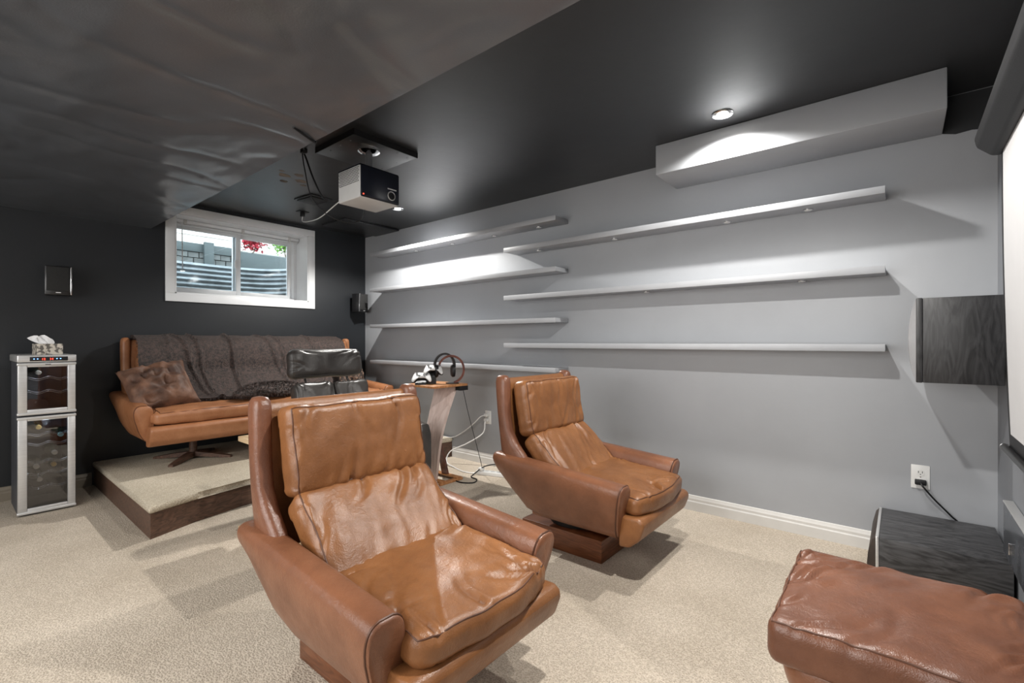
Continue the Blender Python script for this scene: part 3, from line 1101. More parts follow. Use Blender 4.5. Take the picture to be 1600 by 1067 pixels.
cable('projector_power_cable', 'thick black cable drooping from the soffit edge to the projector',
      [(1.02, 2.12, 2.117), (1.16, 2.2, 2.118), (1.185, 2.26, 2.16), (1.33, 2.62, 2.33), (1.50, 2.98, 2.385), (1.52, 2.98, 2.33), (1.55, 2.93, 2.18), (1.585, 2.86, 2.06), (1.64, 2.75, 2.05), (1.70, 2.735, 2.06)], .0055, M['black'])
cable('projector_signal_cable', 'thin black cable looping below the projector from the ceiling tie',
      [(1.50, 3.0, 2.39), (1.51, 2.99, 2.28), (1.54, 2.95, 2.08), (1.62, 2.88, 1.97), (1.72, 2.80, 1.93), (1.78, 2.76, 1.96), (1.79, 2.735, 2.03)], .0035, M['black'])
cable('projector_white_cable', 'white cable hanging from the ceiling socket to the projector',
      [(2.23, 4.45, 2.352), (2.22, 4.43, 2.30), (2.14, 4.15, 2.24), (2.0, 3.7, 2.17), (1.85, 3.2, 2.15), (1.75, 2.85, 2.14), (1.72, 2.74, 2.14)], .004, M['white'])
tie = B(1.488, 1.520, 2.965, 3.005, 2.368, 2.398, .004)
tag(obj('cable_tie', tie, M['black']), 'small black cable tie block under the ceiling holding the cables', 'cable tie')

# ------------------------------------------------------------------ front wall: screen
sc = thing('projection_screen', 'pull-down white projection screen in a black housing on the front wall', 'screen', (0, 0, 0))
bm = NB()
prism(bm, [(-.215, 1.93), (-.235, 1.985), (-.30, 2.01), (-.345, 1.99), (-.345, 1.88), (-.285, 1.852), (-.262, 1.856), (-.222, 1.895)], -.35, 2.55, 'X', bev=.008, seg=3)
obj('housing', bm, M['black'], sc, ang=40)
def screen_y(z):
    t = (1.86 - z) / (1.86 - .80)
    return -.288 - .020 * t ** 2
def edge_x(z):
    return 2.51
def strip(bm, xa, xb, za, zb, n=20):
    rows = []
    for i in range(n + 1):
        z = za + (zb - za) * i / n
        y = screen_y(z)
        rows.append([bm.verts.new((xa, y, z)), bm.verts.new((xb, y, z)), bm.verts.new((xb, y - .0015, z)), bm.verts.new((xa, y - .0015, z))])
    for a, b_ in zip(rows, rows[1:]):
        for k in range(4):
            bm.faces.new((a[k], a[(k + 1) % 4], b_[(k + 1) % 4], b_[k]))
    bm.faces.new(rows[0])
    bm.faces.new(rows[-1][::-1])
    return bm
obj('fabric', strip(NB(), -.28, 2.50, 1.862, .81), M['screen'], sc)
bm = NB()
strip(bm, 2.50, 2.535, 1.862, .76)
strip(bm, -.315, -.28, 1.862, .76)
strip(bm, -.28, 2.50, .81, .76, 2)
obj('black_border', bm, M['black'], sc)
bm = NB()
cyl(bm, (1.115, -.300, .752), .013, 2.90, 'X', 16)
wb = obj('weight_bar', bm, M['black_gloss'], sc)
bm = NB()
cyl(bm, (2.566, -.300, .752), .014, .008, 'X', 16)
obj('end_cap', bm, M['chrome'], wb)

ht = thing('wall_heater', 'slate grey metal panel heater low on the front wall below the screen', 'heater', (2.84, YF, .27))
obj('casing', B(-1.6, 0, 0, .032, 0, .212, .006, 3), M['slab'], ht)
obj('top_cover', B(-1.6, .0, .002, .034, .210, .217, .002), M['silver'], ht)
obj('latch', B(-.16, -.152, .031, .036, .04, .085, .001), M['chrome'], ht)

# speakers
ws_ = thing('wall_speaker', 'large black wood-grain loudspeaker mounted high beside the screen', 'speaker', (2.85, -.335, .963))
obj('cabinet', B(0, .27, 0, .262, 0, .385, .003), M['ebony_v'], ws_)
obj('baffle', B(-.002, .272, .262, .285, -.001, .386, .004), M['ebony_v'], ws_)
bm = NB()
rows = []
for i in range(13):
    t = i / 12
    z = .008 + .37 * t
    y = .287 + .024 * math.sin(math.pi * t) ** .7
    rows.append([Vector((.006, .285, z)), Vector((.264, .285, z)), Vector((.264, y, z)), Vector((.006, y, z))])
loft(bm, rows)
obj('grille', bm, mat('silver_grey_grille', (.30, .30, .31), .6, var=.1), ws_)
obj('wall_bracket', B(.27, .43, .08, .16, .12, .26, .003), M['black'], ws_)

fs = thing('floor_speaker', 'black wood-grain loudspeaker box lying on the carpet in the front right corner', 'speaker', (2.745, YF + .012, 0))
obj('cabinet', B(0, .50, 0, .43, 0, .252, .003), M['ebony_wood'], fs)
obj('silver_trim', B(-.002, .502, .43, .442, 0, .254, .002), M['silver'], fs)
bm = NB()
prism(bm, [(.442, .004), (.442, .25), (.455, .235), (.470, .17), (.474, .12), (.468, .05), (.455, .004)], .006, .494, 'X', bev=.003)
obj('grille', bm, mat('brown_black_grille', (.03, .02, .015), .6, var=.3, vscale=20), fs)

# satellite speakers on the back wall


def satellite(label, x, y, z, rz, strip_side):
    T = thing('satellite_speaker', label, 'speaker', (x, y, z), rz, 'small speakers on the back wall')
    obj('cabinet', B(-.072, .072, -.055, .055, 0, .215, .006), M['black_gloss'], T)
    obj('grille', B(-.062, .062, -.062, -.054, .03, .208, .004), M['black_cloth'], T)
    obj('silver_strip', B(strip_side * .072 - .004, strip_side * .072 + .004, -.063, -.05, .004, .211, .001), M['chrome'], T)
    obj('name_badge', B(-.012, .016, -.0625, -.0605, .014, .021), M['silver'], T, smooth=False)
    obj('wall_bracket', B(-.02, .02, .055, .11, .08, .13, .003), M['black'], T)
    return T


satellite('small black speaker on the back wall above the wine cooler', .575, YB - .115, 1.495, math.radians(-10), 1)
satellite('small black speaker in the back corner right of the window', 3.135, YB - .115, 1.49, math.radians(14), -1)


# outlets
def outlet(label, y, z):
    T = thing('wall_outlet', label, 'outlet', (W, y, z))
    obj('cover_plate', B(-.006, 0, -.038, .038, -.062, .062, .003), M['white'], T)
    for dz in (-.022, .022):
        bm = NB()
        cyl(bm, (-.0068, 0, dz), .017, .003, 'X', 20)
        r_ = obj('receptacle', bm, M['white'], T)
        bm = NB()
        box(bm, -.0092, -.0080, -.009, -.0065, dz - .001, dz + .009)
        box(bm, -.0092, -.0080, .0065, .009, dz - .001, dz + .009)
        cyl(bm, (-.0086, 0, dz - .008), .0025, .0012, 'X', 8)
        obj('slots', bm, M['black'], r_, smooth=False)
    bm = NB()
    cyl(bm, (-.0065, 0, 0), .003, .002, 'X', 10)
    obj('screw', bm, M['chrome'], T)
    return T


outlet('white wall outlet with a black plug above the floor speaker', -.075, .44)
pg = B(W - .035, W - .009, -.098, -.052, .403, .429, .004)
tag(obj('black_plug', pg, M['black']), 'black power plug in the outlet above the floor speaker', 'plug')
cable('speaker_power_cord', 'black cord running from the outlet down behind the floor speaker',
      [(W - .034, -.075, .416), (W - .05, -.085, .40), (W - .04, -.13, .34), (W - .022, -.19, .27), (W - .012, -.23, .22), (W - .01, -.25, .12)], .0045, M['black'])
OY = 2.99
outlet('white wall outlet with white plugs between the side table and the rear armchair', OY, .44)
tag(obj('white_plug', B(W - .045, W - .009, OY - .022, OY + .022, .45, .478, .006), M['white']), 'white plug in the upper socket of the outlet behind the side table', 'plug')
tag(obj('white_plug', B(W - .045, W - .009, OY - .022, OY + .022, .405, .432, .006), M['white']), 'white plug in the lower socket of the outlet behind the side table', 'plug')
cable('white_power_cord', 'thick white cord curving from the outlet to the carpet',
      [(W - .044, OY, .418), (W - .07, OY - .02, .40), (W - .08, OY + .0, .30), (W - .14, OY + .14, .20), (W - .22, OY + .28, .12), (W - .27, OY + .28, .03), (W - .30, OY + .14, .006), (W - .34, OY, .006), (W - .33, OY - .10, .006), (W - .30, OY - .16, .012)], .0055, M['white'])
cable('white_thin_cable', 'thin white cord from the outlet to the platform edge',
      [(W - .044, OY, .464), (W - .08, OY + .03, .45), (W - .07, OY + .12, .38), (W - .04, OY + .30, .27), (W - .03, OY + .46, .197), (W - .03, OY + .62, .195)], .004, M['white'])
ps = thing('power_strip', 'white power strip on the carpet beside the baseboard', 'power strip', (3.03, 2.70, 0), math.radians(-72))
obj('body', B(-.16, .16, -.028, .028, 0, .034, .006), M['white'], ps)
for k in range(5):
    bm = NB()
    cyl(bm, (-.12 + .055 * k, 0, .0345), .017, .002, n=16)
    obj('socket', bm, M['projector_grey'], ps)
tag(obj('power_adapter', B(3.035, 3.085, 2.585, 2.635, .0365, .10, .006), M['black']), 'black power adapter plugged into the white power strip', 'adapter')
tag(obj('small_adapter', B(2.965, 3.005, 2.785, 2.825, .0365, .062, .006), M['white']), 'small white adapter plugged into the power strip', 'adapter')
cable('black_floor_cable', 'black cable snaking over the carpet from the side table to the power strip',
      [(2.50, 3.22, .006), (2.62, 3.10, .006), (2.73, 3.12, .024), (2.80, 3.08, .006), (2.80, 2.95, .006), (2.72, 2.86, .006), (2.70, 2.76, .006), (2.76, 2.68, .006), (2.84, 2.72, .006), (2.86, 2.80, .006), (2.92, 2.84, .006), (2.99, 2.78, .07), (3.03, 2.68, .10), (3.06, 2.63, .085)], .005, M['black'])

# ------------------------------------------------------------------ wine cooler
wc = thing('wine_cooler', 'tall slim silver wine cooler with two glass doors standing by the back wall', 'wine cooler', (.328, 4.437, 0))
CW, CD, CH = .28, .48, 1.06
bm = NB()
box(bm, .004, .016, .03, CD, .02, 1.008)
box(bm, CW - .016, CW - .004, .03, CD, .02, 1.008)
box(bm, .016, CW - .016, CD - .02, CD, .02, 1.008)
box(bm, .004, CW - .004, .03, CD, .0, .02)
box(bm, .016, CW - .016, .03, CD, .64, .668)
obj('cabinet', bm, M['cooler_in'], wc, smooth=False)
obj('top_cover', B(-.004, CW + .004, -.006, CD, 1.012, CH, .007, 3), M['silver'], wc)
dp = obj('display_panel', B(.055, CW - .04, -.009, -.004, 1.020, 1.048, .002), M['black_gloss'], wc)


def led_text(s, x, z, size, m, parent):
    cu = bpy.data.curves.new('digits', 'FONT')
    cu.body = s
    cu.size = size
    cu.extrude = .0003
    cu.materials.append(m)
    tmp = bpy.data.objects.new('digits_text', cu)
    COL.objects.link(tmp)
    me = bpy.data.meshes.new_from_object(tmp)
    bpy.data.objects.remove(tmp)
    o = bpy.data.objects.new('digits', me)
    COL.objects.link(o)
    o.parent = parent
    o.rotation_euler = (math.pi / 2, 0, 0)
    o.location = (x, -.0095, z)


led_text('12', .110, 1.026, .020, M['led_red'], dp)
led_text('14', .148, 1.026, .020, M['led_red'], dp)
for i, x in enumerate((.075, .092, .185, .203)):
    bm = NB()
    cyl(bm, (x, -.0095, 1.034), .0034, .0015, 'Y', 12)
    obj('button_light', bm, M['led_blue'], dp)
for (z0, z1, nm) in ((.663, 1.008, 'door'), (.012, .652, 'door')):
    bm = NB()
    fl, fr_, ft, fb = .044, .040, .028, .036
    for q in ((0, fl, z0, z1), (CW - fr_, CW, z0, z1), (fl, CW - fr_, z1 - ft, z1), (fl, CW - fr_, z0, z0 + fb)):
        box(bm, q[0], q[1], -.002 if q[0] < .03 or q[1] > CW - .01 else 0, .03, q[2], q[3], .004, 2)
    d = obj('door', bm, M['silver'], wc)
    for q in ((-.004, CW + .004, z1 - .018, z1), (-.004, CW + .004, z0, z0 + .018)):
        obj('door_rail', B(q[0], q[1], -.006, .028, q[2], q[3], .005, 3), M['silver'], d)
    obj('glass_pane', B(fl - .004, CW - fr_ + .004, .010, .015, z0 + fb - .004, z1 - ft + .004), M['cooler_glass'], d, smooth=False)
obj('logo', B(.128, .156, -.0068, -.0055, .994, .999), M['black'], wc, smooth=False)
for z in (.895, .805, .52, .455, .335, .255, .165):
    bm = NB()
    for dz in (0, .010):
        tube(bm, [(.018 + (CW - .036) * i / 36, .05, z + dz + .008 * math.sin(i / 36 * math.pi * 4.5)) for i in range(37)], .0022, 6)
    for i in range(6):
        tube(bm, [(.035 + i * .042, .05, z + .004), (.035 + i * .042, CD - .03, z + .004)], .0016, 6)
    obj('wire_shelf', bm, M['chrome'], wc)
for z_, e_ in ((.985, .35), (.60, .6)):
    l_ = bpy.data.lights.new('cooler_lamp', 'POINT')
    l_.energy = e_
    l_.color = (.75, .88, 1)
    l_.shadow_soft_size = .02
    o_ = bpy.data.objects.new('cooler_lamp', l_)
    o_.location = (.328 + .14, 4.437 + .07, z_)
    COL.objects.link(o_)



def bottle(label, x, z, capm):
    T = thing('wine_bottle', label, 'bottle', (.328 + x, 4.437 + .075, z), 0, 'bottles lying in the wine cooler')
    bm = NB()
    lathe(bm, [(.012, .035), (.0135, .04), (.0135, .10), (.022, .13), (.036, .16), (.037, .20), (.037, .30), (.035, .315), (.012, .316)], 20, axis='Y')
    obj('glass_body', bm, M['bottle'], T)
    bm = NB()
    lathe(bm, [(.001, 0), (.013, 0), (.015, .004), (.015, .038), (.0145, .042)], 20, axis='Y')
    obj('cap', bm, capm, T)
    return T


bottle('wine bottle with pale cap on the upper wire shelf of the cooler top section', .105, .938, M['cap_pale'])
bottle('wine bottle with gold cap highest in the cooler bottom section', .105, .568, M['cap_gold'])
bottle('wine bottle with blue-green cap at the right behind the lower cooler door', .215, .503, M['cap_teal'])
bottle('wine bottle with pale cap in the middle right of the lower cooler door', .185, .383, M['cap_pale'])
bottle('wine bottle with gold cap low at the right of the lower cooler door', .18, .303, M['cap_gold'])
bottle('wine bottle with pale cap low at the left of the lower cooler door', .095, .303, M['cap_pale'])
bottle('wine bottle with pale cap on the lowest wire shelf of the cooler', .11, .213, M['cap_pale'])

tb = thing('tissue_box', 'grey patterned tissue box with a white tissue on the wine cooler', 'tissue box', (.48, 4.55, CH), .12)
obj('carton', B(-.065, .065, -.06, .06, 0, .075, .003), M['tissue_box'], tb)
bm = NB()
rnd = random.Random(3)
for k in range(4):
    a0 = k * 1.6
    pts0 = [(-.03, 0, .074), (.03, .004, .074)]
    g_ = []
    for i in range(7):
        row = []
        for j in range(7):
            u_, v_ = i / 6, j / 6
            wdt = .03 + .05 * v_ * (1 - .75 * v_)
            x = -.02 * v_ - .035 * v_ * (k % 2) + (u_ - .5) * 2 * wdt
            y = .012 * math.sin(u_ * 7 + k) + (k - 1.5) * .012 * v_
            z = .070 + v_ * (.065 - .05 * abs(u_ - .45)) + .004 * math.sin(5 * u_ + k)
            row.append(bm.verts.new((x, y, z)))
        g_.append(row)
    for i in range(6):
        for j in range(6):
            bm.faces.new((g_[i][j], g_[i + 1][j], g_[i + 1][j + 1], g_[i][j + 1]))
ti = obj('tissue', bm, M['tissue'], tb, ang=80)

# ------------------------------------------------------------------ sofa
SO = (1.96, 4.52, .19)
sofa = shell_seat('sofa', 'long tan leather wing sofa standing on the carpeted platform', SO, 0, 1.10, 1.02, .035, 30, True, (M['sofa_tan'], M['sofa_tan']), None)
cushion('seat_cushion', (1.98, .60, .115), 41, M['sofa_tan'], sofa, (0, -.145, .42), (math.radians(3), 0, 0), wr=.008, creases=26, puff=.25, n=70)
cushion('back_cushion', (1.93, .45, .13), 42, M['sofa_tan'], sofa, (0, .135, .56), (math.radians(48), 0, 0), wr=.008, creases=20, puff=.22, n=60)
cushion('head_cushion', (1.90, .37, .12), 43, M['sofa_tan'], sofa, (0, .255, .79), (math.radians(80), 0, 0), wr=.008, creases=20, puff=.22, n=60)
for s in (-1, 1):
    bm = NB()
    lathe(bm, [(.028, .03), (.028, .10), (.026, .21)], 20, (s * .62, .0, 0))
    pd = obj('pedestal', bm, M['riser'], sofa)
    bm = NB()
    for a in range(4):
        an = math.pi / 4 + a * math.pi / 2
        d = Vector((math.cos(an), math.sin(an), 0))
        n_ = Vector((-d.y, d.x, 0))
        c0 = Vector((s * .62, 0, 0))
        rings = []
        for t, w_, z0, z1 in ((0, .028, .02, .06), (.12, .026, .012, .045), (.24, .022, .002, .026), (.30, .018, 0, .016)):
            p = c0 + d * t
            rings.append([p + n_ * w_ + Vector((0, 0, z0)), p - n_ * w_ + Vector((0, 0, z0)), p - n_ * w_ + Vector((0, 0, z1)), p + n_ * w_ + Vector((0, 0, z1))])
        loft(bm, rings)
    obj('star_foot', bm, M['riser'], pd, ang=30)

# fur throw over the sofa back
prof = [(4.965, .98), (4.972, 1.10), (4.955, 1.172), (4.90, 1.192), (4.83, 1.180), (4.755, 1.155), (4.690, 1.10), (4.660, 1.00), (4.645, .90), (4.590, .82), (4.50, .735), (4.42, .69), (4.33, .680), (4.29, .684)]
pp = catmull([(0, y, z) for y, z in prof], 8)
NX = 150
bm = NB()
rows = []
rnd = random.Random(7)
fold_x = [(1.32, .018, .022, .25), (1.42, .02, .018, .12), (1.69, .028, .024, .02), (2.02, .018, .022, .3), (2.12, .016, .018, .15), (2.45, .02, .02, .1), (1.22, .012, .03, -.1)]
for i in range(NX + 1):
    row = []
    x0 = 1.015 + (2.82 - 1.015) * i / NX
    for j, p in enumerate(pp):
        t = j / (len(pp) - 1)
        x = x0 + (.012 * math.sin(p.z * 9 + 2) if i < 3 or i > NX - 3 else 0)
        d = .006 * noise.noise(Vector((x * 7, t * 6, 2)))
        for fx, am, wd, sl in fold_x:
            d += 1.15 * am * math.exp(-((x - fx - sl * (t - .4)) / (wd * .7)) ** 2) * min(1, t * 3) * .8
        # normal of the profile
        q = pp[min(j + 1, len(pp) - 1)] - pp[max(j - 1, 0)]
        n_ = Vector((0, -q.z, q.y)).normalized()
        if n_.dot(Vector((0, -1, .6))) < 0 and t > .15: n_ = -n_
        if t <= .15: n_ = Vector((0, 0, 1)) if p.z > 1.15 else Vector((0, .2, 0))
        row.append(bm.verts.new(Vector((x, p.y + .03 * math.sin(x * 6) * max(0, t - .8), p.z)) + n_ * (abs(d) * 1.2 + .012)))
    rows.append(row)
for i in range(NX):
    for j in range(len(pp) - 1):
        bm.faces.new((rows[i][j], rows[i][j + 1], rows[i + 1][j + 1], rows[i + 1][j]))
bm.normal_update()
fl_pts = [(f.calc_center_median(), f.normal.copy()) for f in bm.faces]


def fur(bm, pts, per, ln, wd, rnd, comb=Vector((0, 0, -1))):
    for c_, n_ in pts:
        for _ in range(per):
            p = c_ + Vector((rnd.uniform(-.012, .012), rnd.uniform(-.008, .008), rnd.uniform(-.012, .012)))
            p = p - n_ * (p - c_).dot(n_)
            dr = (n_ * rnd.uniform(.5, 1.1) + Vector((rnd.gauss(0, .35), rnd.gauss(0, .35), rnd.gauss(0, .35))) + comb * .9).normalized()
            L_ = ln * rnd.uniform(.6, 1.2)
            sd = dr.cross(Vector((rnd.random(), rnd.random(), rnd.random()))).normalized() * wd
            bm.faces.new((bm.verts.new(p + sd), bm.verts.new(p - sd), bm.verts.new(p + dr * L_)))


if fl_pts[len(fl_pts) // 2][1].dot(Vector((0, -1, .3))) < 0:
    fl_pts = [(c_, -n_) for c_, n_ in fl_pts]
fur(bm, [(c_, n_) for c_, n_ in fl_pts if c_.y < 4.93], 3, .026, .0026, rnd)
th = obj('fur_throw', bm, M['fur'], None, ang=180)
th.data.validate()
tag(th, 'dark brown fur throw draped over the sofa back', 'throw')


def lump(name, label, cat, loc, rz, dims, m, seed, furry=True, tilt=(0, 0)):
    bm = NB()
    bmesh.ops.create_uvsphere(bm, u_segments=48, v_segments=24, radius=1)
    for v in bm.verts:
        p = v.co.copy()
        k = 1 + .18 * noise.noise(p * 1.7 + Vector((seed, 0, 0))) + .08 * noise.noise(p * 4 + Vector((0, seed, 0)))
        v.co = Vector((p.x * dims[0] * k, p.y * dims[1] * k, max(-.35, p.z) * dims[2] * k))
    bm.normal_update()
    if furry:
        fur(bm, [(f.calc_center_median(), f.normal.copy()) for f in bm.faces], 4, .024, .0026, random.Random(seed), Vector((0, 0, -.4)))
    o = obj(name, bm, m, None, ang=180, loc=loc, rot=(tilt[0], tilt[1], rz))
    tag(o, label, cat)
    return o


lump('folded_fur_blanket', 'bunched dark brown fur blanket lying on the sofa seat behind the recliner', 'blanket', (1.86, 4.27, .715), .15, (.30, .11, .075), M['fur'], 5)


def pillow(name, label, size, thick, loc, rot, m, seed):
    rnd = random.Random(seed)
    bm = NB()
    n = 34
    g_ = {}
    for s in (-1, 1):
        for i in range(n + 1):
            for j in range(n + 1):
                u_, v_ = -1 + 2 * i / n, -1 + 2 * j / n
                if s == 1 and (i in (0, n) or j in (0, n)):
                    g_[(s, i, j)] = g_[(-1, i, j)]
                    continue
                pin = 1 - .10 * (1 - abs(u_) ** 2) * abs(v_) ** 3
                pin2 = 1 - .10 * (1 - abs(v_) ** 2) * abs(u_) ** 3
                t = ((1 - u_ ** 2) * (1 - v_ ** 2)) ** .42
                w_ = 1 + .3 * noise.noise(Vector((u_ * 2.2, v_ * 2.2, seed + s)))
                z = s * (thick / 2 * t * w_) + s * t * (.022 * (1 - abs(noise.noise(Vector((u_ * 3.2 + v_, v_ * 2.2, seed)))) * 4) + .008 * noise.noise(Vector((u_ * 6, v_ * 6, seed))))
                g_[(s, i, j)] = bm.verts.new((u_ * size / 2 * pin2, v_ * size / 2 * pin, z))
        for i in range(n):
            for j in range(n):
                bm.faces.new((g_[(s, i, j)], g_[(s, i + 1, j)], g_[(s, i + 1, j + 1)], g_[(s, i, j + 1)]))
    o = obj(name, bm, m, None, ang=180, loc=loc, rot=rot)
    tag(o, label, 'pillow')
    return o


pillow('throw_pillow', 'crumpled brown throw pillow leaning on the left arm of the sofa', .44, .26, (1.085, 4.42, .795), (Matrix.Rotation(math.radians(-12), 3, 'Z') @ Matrix.Rotation(math.radians(50), 3, 'X') @ Matrix.Rotation(math.radians(14), 3, 'Z')).to_euler(), M['pillow'], 11)
pillow('throw_pillow', 'dark patterned throw pillow on the sofa end near the corner', .40, .15, (2.74, 4.43, .80), (math.radians(62), math.radians(28), math.radians(18)), M['pillow_dark'], 12)

# ------------------------------------------------------------------ armchairs and ottoman
a1 = shell_seat('armchair', 'cognac leather wing armchair closest in front of the camera', (1.04, 1.37, 0), 0, .40, .352, 0, 100, False, (M['tan_arm'], M['tan']))
a2 = shell_seat('armchair', 'cognac leather wing armchair near the grey shelf wall', (2.38, 1.395, 0), 0, .39, .350, 0, 200, False, (M['tan_arm'], M['tan']))

ot = thing('ottoman', 'low brown leather ottoman beside the floor speaker', 'ottoman', (1.645, .005, 0))
cushion('cushion', (.56, .54, .125), 301, M['tan_red'], ot, (0, 0, .375), (0, 0, 0), wr=.0075, creases=26, folds=.0018, puff=.12, rad=.03, n=84, fdir=(.8, -.6), clen=(.12, .32))
bm = NB()
rings = []
for z, k in ((.12, .62), (.16, .78), (.20, .88), (.26, .95), (.295, .975), (.315, .95)):
    rings.append([Vector((cx * .27 * k, cy * .26 * k, z)) for cx, cy in sq(36, 6)])
loft(bm, rings)
obj('shell', bm, M['tan_arm'], ot, ang=50)
bm = NB()
cyl(bm, (0, 0, .07), .03, .12, n=20)
obj('post', bm, M['plinth_gap'], ot)
obj('plinth', B(-.16, .16, -.16, .16, 0, .03, .004), M['plinth'], ot)

# ------------------------------------------------------------------ black recliner
rc = thing('recliner', 'black leather recliner with separate headrest standing in front of the sofa', 'recliner', (1.875, 3.02, 0))
KW = dict(piping=M['black_leather'], wr=.007, creases=10, folds=.003, puff=.2)
cushion('headrest', (.58, .215, .12), 401, M['black_leather'], rc, (0, .36, .985), (math.radians(82), 0, 0), n=36, rad=.05, piping=M['black_leather'], wr=.006, creases=6, folds=.003, puff=.2)
for s in (-1, 1):
    cushion('backrest', (.29, .50, .13), 402 + s, M['black_leather'], rc, (s * .147, .215, .61), (math.radians(70), 0, 0), n=30, **KW)
    bm = NB()
    tube(bm, [(s * .17, .33, .84), (s * .17, .365, .90)], .008, 10)
    obj('headrest_post', bm, M['chrome'], rc)
    rings = []
    for y, zt, k in ((.16, .50, .8), (.13, .52, .95), (-.05, .545, 1), (-.28, .56, 1), (-.34, .555, .97), (-.36, .54, .85)):
        rings.append([Vector((s * (.375 + cx * .055 * k), y, .13 + (cz * k + 1) / 2 * (zt - .13))) for cx, cz in sq(24, 5)])
    bm = NB()
    loft(bm, rings)
    obj('armrest', bm, M['black_leather'], rc, ang=50)
cushion('seat_cushion', (.62, .58, .15), 405, M['black_leather'], rc, (0, -.08, .38), (math.radians(4), 0, 0), n=30, **KW)
obj('seat_box', B(-.31, .31, -.33, .20, .13, .31, .01), M['black_leather'], rc)
bm = NB()
lathe(bm, [(.001, 0), (.30, 0), (.30, .03), (.05, .04), (.04, .12), (.04, .14)], 32)
obj('base', bm, M['riser'], rc)

# ------------------------------------------------------------------ pale C-shaped side table
ct = thing('laptop_table', 'pale wooden C-shaped side table between the near armchair and the platform', 'side table', (1.157, 3.11, 0))
obj('tabletop', B(0, .255, -.50, 0, .545, .575, .003), M['pale_wood'], ct)
obj('base_board', B(0, .255, -.50, 0, 0, .032, .003), M['pale_wood'], ct)
obj('upright', B(.215, .245, -.42, -.10, .032, .545, .003), M['pale_wood'], ct)

# ------------------------------------------------------------------ curved plywood side table
st = thing('pedestal_table', 'small bent plywood pedestal table holding headphones and controllers', 'side table', (2.63, 2.985, 0))
TT = .80
obj('tabletop', B(-.185, .185, -.185, .185, TT - .018, TT, .003), M['ply_edge'], st)
obj('under_block', B(.10, .19, -.185, -.12, TT - .055, TT - .018, .003), M['black'], st)


def plank(bm, path, y0f, y1f, th):
    P = catmull([(x, 0, z) for x, z in path], 8)
    rings = []
    for i, p in enumerate(P):
        q = P[min(i + 1, len(P) - 1)] - P[max(i - 1, 0)]
        n_ = Vector((-q.z, 0, q.x)).normalized() * th / 2
        t = i / (len(P) - 1)
        y0, y1 = y0f(t), y1f(t)
        rings.append([Vector((p.x, y0, p.z)) + n_, Vector((p.x, y0, p.z)) - n_, Vector((p.x, y1, p.z)) - n_, Vector((p.x, y1, p.z)) + n_])
    loft(bm, rings)
    return bm


bm = plank(NB(), [(.11, TT - .02), (.085, .70), (.03, .56), (-.02, .40), (-.045, .24), (-.055, .10), (-.06, .02)], lambda t: -.13 + .06 * t, lambda t: .13 - .08 * t, .024)
obj('curved_leg', bm, M['ply_face'], st, ang=40)
bm = plank(NB(), [(-.01, .42), (.03, .30), (.075, .16), (.11, .02)], lambda t: -.02 - .01 * t, lambda t: .03 + .01 * t, .02)
obj('rear_leg', bm, M['red_wood'], st, ang=40)
obj('foot_board', B(-.10, .155, -.16, -.115, 0, .02, .004), M['ply_edge'], st)
obj('foot_board', B(-.10, .155, .10, .145, 0, .02, .004), M['ply_edge'], st)
obj('cross_board', B(.085, .14, -.16, .145, .02, .030, .003), M['ply_edge'], st)
obj('cross_board', B(-.085, -.03, -.16, .145, .02, .030, .003), M['ply_edge'], st)
cable('thin_black_cord', 'thin black cord running from the pedestal table top to the power strip',
      [(2.80, 2.84, .75), (2.84, 2.82, .55), (2.90, 2.79, .30), (2.955, 2.775, .10), (2.975, 2.79, .063)], .0025, M['black'])

# headphone stand: bent wood hoop
RV = Vector((.72, -.69, 0)).normalized()
hs_ = thing('headphone_stand', 'red-brown bent wood hoop stand on the pedestal table', 'headphone stand', (2.725, 2.905, TT))
bm = NB()
path = []
for k in range(31):
    a = math.radians(-78 + (238) * k / 30)
    path.append(Vector((RV.x * .105 * math.cos(a), RV.y * .105 * math.cos(a), .118 + .112 * math.sin(a))))
rings = []
side = Vector((RV.y, -RV.x, 0)) * .022
for i, p in enumerate(path):
    rad = Vector((p.x, p.y, p.z - .118)).normalized() * .009
    rings.append([p + side + rad, p - side + rad, p - side - rad, p + side - rad])
loft(bm, rings)
obj('hoop', bm, M['red_wood'], hs_, ang=40)
bm = NB()
cyl(bm, (.01 * RV.x, .01 * RV.y, .0035), .055, .007, n=28)
obj('base', bm, M['black'], hs_)

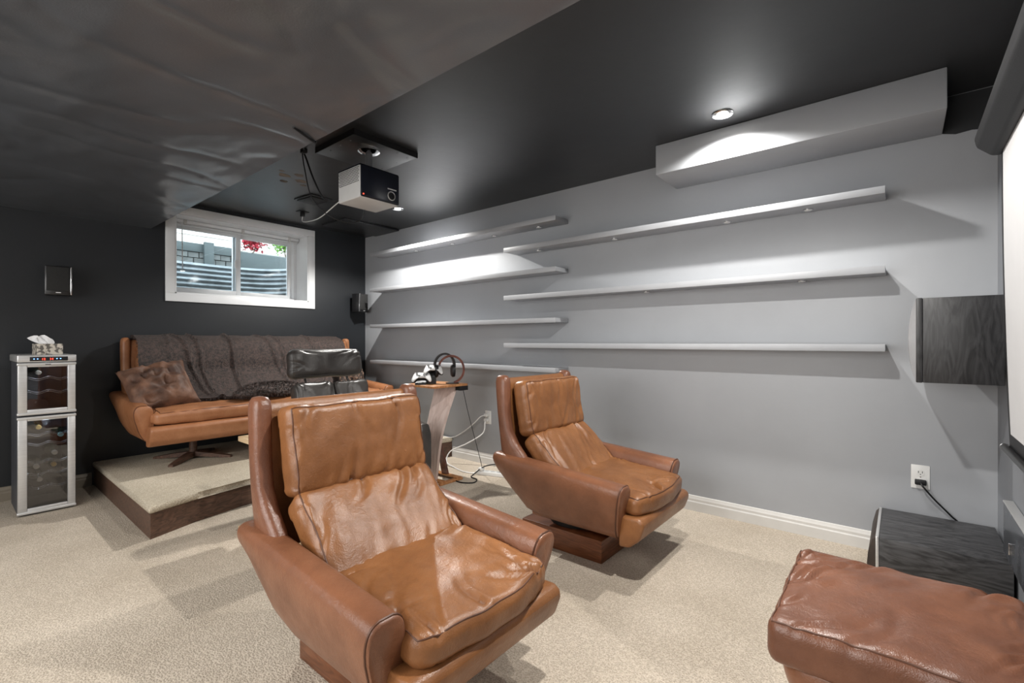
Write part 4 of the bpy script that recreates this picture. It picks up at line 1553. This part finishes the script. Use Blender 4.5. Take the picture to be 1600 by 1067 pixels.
# headphones, hanging over the hoop's free end
hd = thing('headphones', 'black over-ear headphones hanging on the bent wood hoop', 'headphones', (2.682, 2.938, TT + .0))
hd.rotation_euler = (0, 0, math.atan2(RV.y, RV.x) + .25)
bm = NB()
rings = []
for k in range(25):
    a = math.radians(-8 + 196 * k / 24)
    c0 = Vector((.083 * math.cos(a), 0, .150 + .098 * math.sin(a)))
    rd = Vector((math.cos(a), 0, math.sin(a))) * .0085
    sd = Vector((0, .017, 0))
    rings.append([c0 + sd + rd, c0 - sd + rd, c0 - sd - rd, c0 + sd - rd])
loft(bm, rings)
obj('headband', bm, M['black_gloss'], hd, ang=50)
for s in (-1, 1):
    bm = NB()
    lathe(bm, [(.01, .0), (.040, .002), (.047, .012), (.045, .028), (.024, .033)], 24, axis='X')
    for v in bm.verts:
        v.co = Vector((v.co.x if s > 0 else -v.co.x, v.co.y, v.co.z * 1.15))
    e = obj('ear_cup', bm, M['black'], hd, loc=(s * .055, 0, .105))
    bm = NB()
    tube(bm, [(s * .012, .030 * math.cos(a * math.pi / 12), .036 * math.sin(a * math.pi / 12)) for a in range(24)], .010, 8, closed=True)
    obj('ear_pad', bm, M['black_leather'], e)
    bm = NB()
    tube(bm, [(s * .012, .039 * math.cos(a * math.pi / 12), .045 * math.sin(a * math.pi / 12)) for a in range(24)], .002, 6, closed=True)
    obj('trim_ring', bm, M['silver'], e)


def gamepad(label, loc, rot):
    T = thing('game_controller', label, 'game controller', loc)
    T.rotation_euler = rot
    out = [(0, .045), (.035, .048), (.058, .040), (.070, .015), (.078, -.02), (.080, -.048), (.070, -.060), (.057, -.052), (.042, -.028), (.025, -.014), (0, -.012)]
    out = out + [(-x, y) for x, y in out[-2:0:-1]]
    P = catmull([(x, y, 0) for x, y in out], 3, closed=True)
    cen = Vector((0, .01, 0))
    bm = NB()
    rings = []
    for k, z in ((.35, -.016), (.85, -.015), (1.0, -.006), (1.0, .003)):
        rings.append([cen + (p - cen) * k + Vector((0, 0, z)) for p in P])
    loft(bm, rings)
    obj('rear_shell', bm, M['black'], T, ang=60)
    bm = NB()
    rings = []
    for k, z in ((.985, .0032), (.96, .010), (.86, .015), (.35, .017)):
        rings.append([cen + (p - cen) * k + Vector((0, 0, z)) for p in P])
    loft(bm, rings)
    obj('faceplate', bm, M['projector_grey'], T, ang=60)
    for x, y in ((-.038, .024), (.022, .002)):
        bm = NB()
        lathe(bm, [(.006, .014), (.006, .022), (.0105, .023), (.0105, .027), (.006, .026)], 16, (x, y, 0))
        obj('thumbstick', bm, M['black'], T)
    bm = NB()
    box(bm, -.032, -.010, -.001, .006, .014, .020, .001)
    box(bm, -.0245, -.0175, -.008, .013, .014, .020, .001)
    obj('direction_pad', bm, M['black'], T)
    for x, y in ((.038, .034), (.038, .014), (.028, .024), (.048, .024)):
        bm = NB()
        cyl(bm, (x, y, .0175), .0045, .005, n=12)
        obj('button', bm, M['black_gloss'], T)
    for s in (-1, 1):
        obj('shoulder_button', B(s * .045 - .016, s * .045 + .016, .040, .052, -.010, .006, .004), M['black_gloss'], T)
    return T


gd = thing('charging_dock', 'black charging dock under the two game controllers', 'charging dock', (2.535, 3.035, TT))
gd.rotation_euler = (0, 0, math.radians(-42))
bm = NB()
prism(bm, [(-.06, 0), (.05, 0), (.05, .07), (.03, .075), (-.0, .025), (-.055, .010)], -.065, .025, 'X', bev=.004)
prism(bm, [(-.01, .0), (.06, 0), (.06, .125), (.035, .13), (.0, .065)], .025, .105, 'X', bev=.004)
obj('body', bm, M['black_gloss'], gd)
RZ = math.radians(-42)
gamepad('white and black game controller at the front of the charging dock', (2.490, 3.000, TT + .060), (math.radians(38), 0, RZ))
gamepad('white and black game controller at the top of the charging dock', (2.590, 2.975, TT + .118), (math.radians(38), 0, RZ))
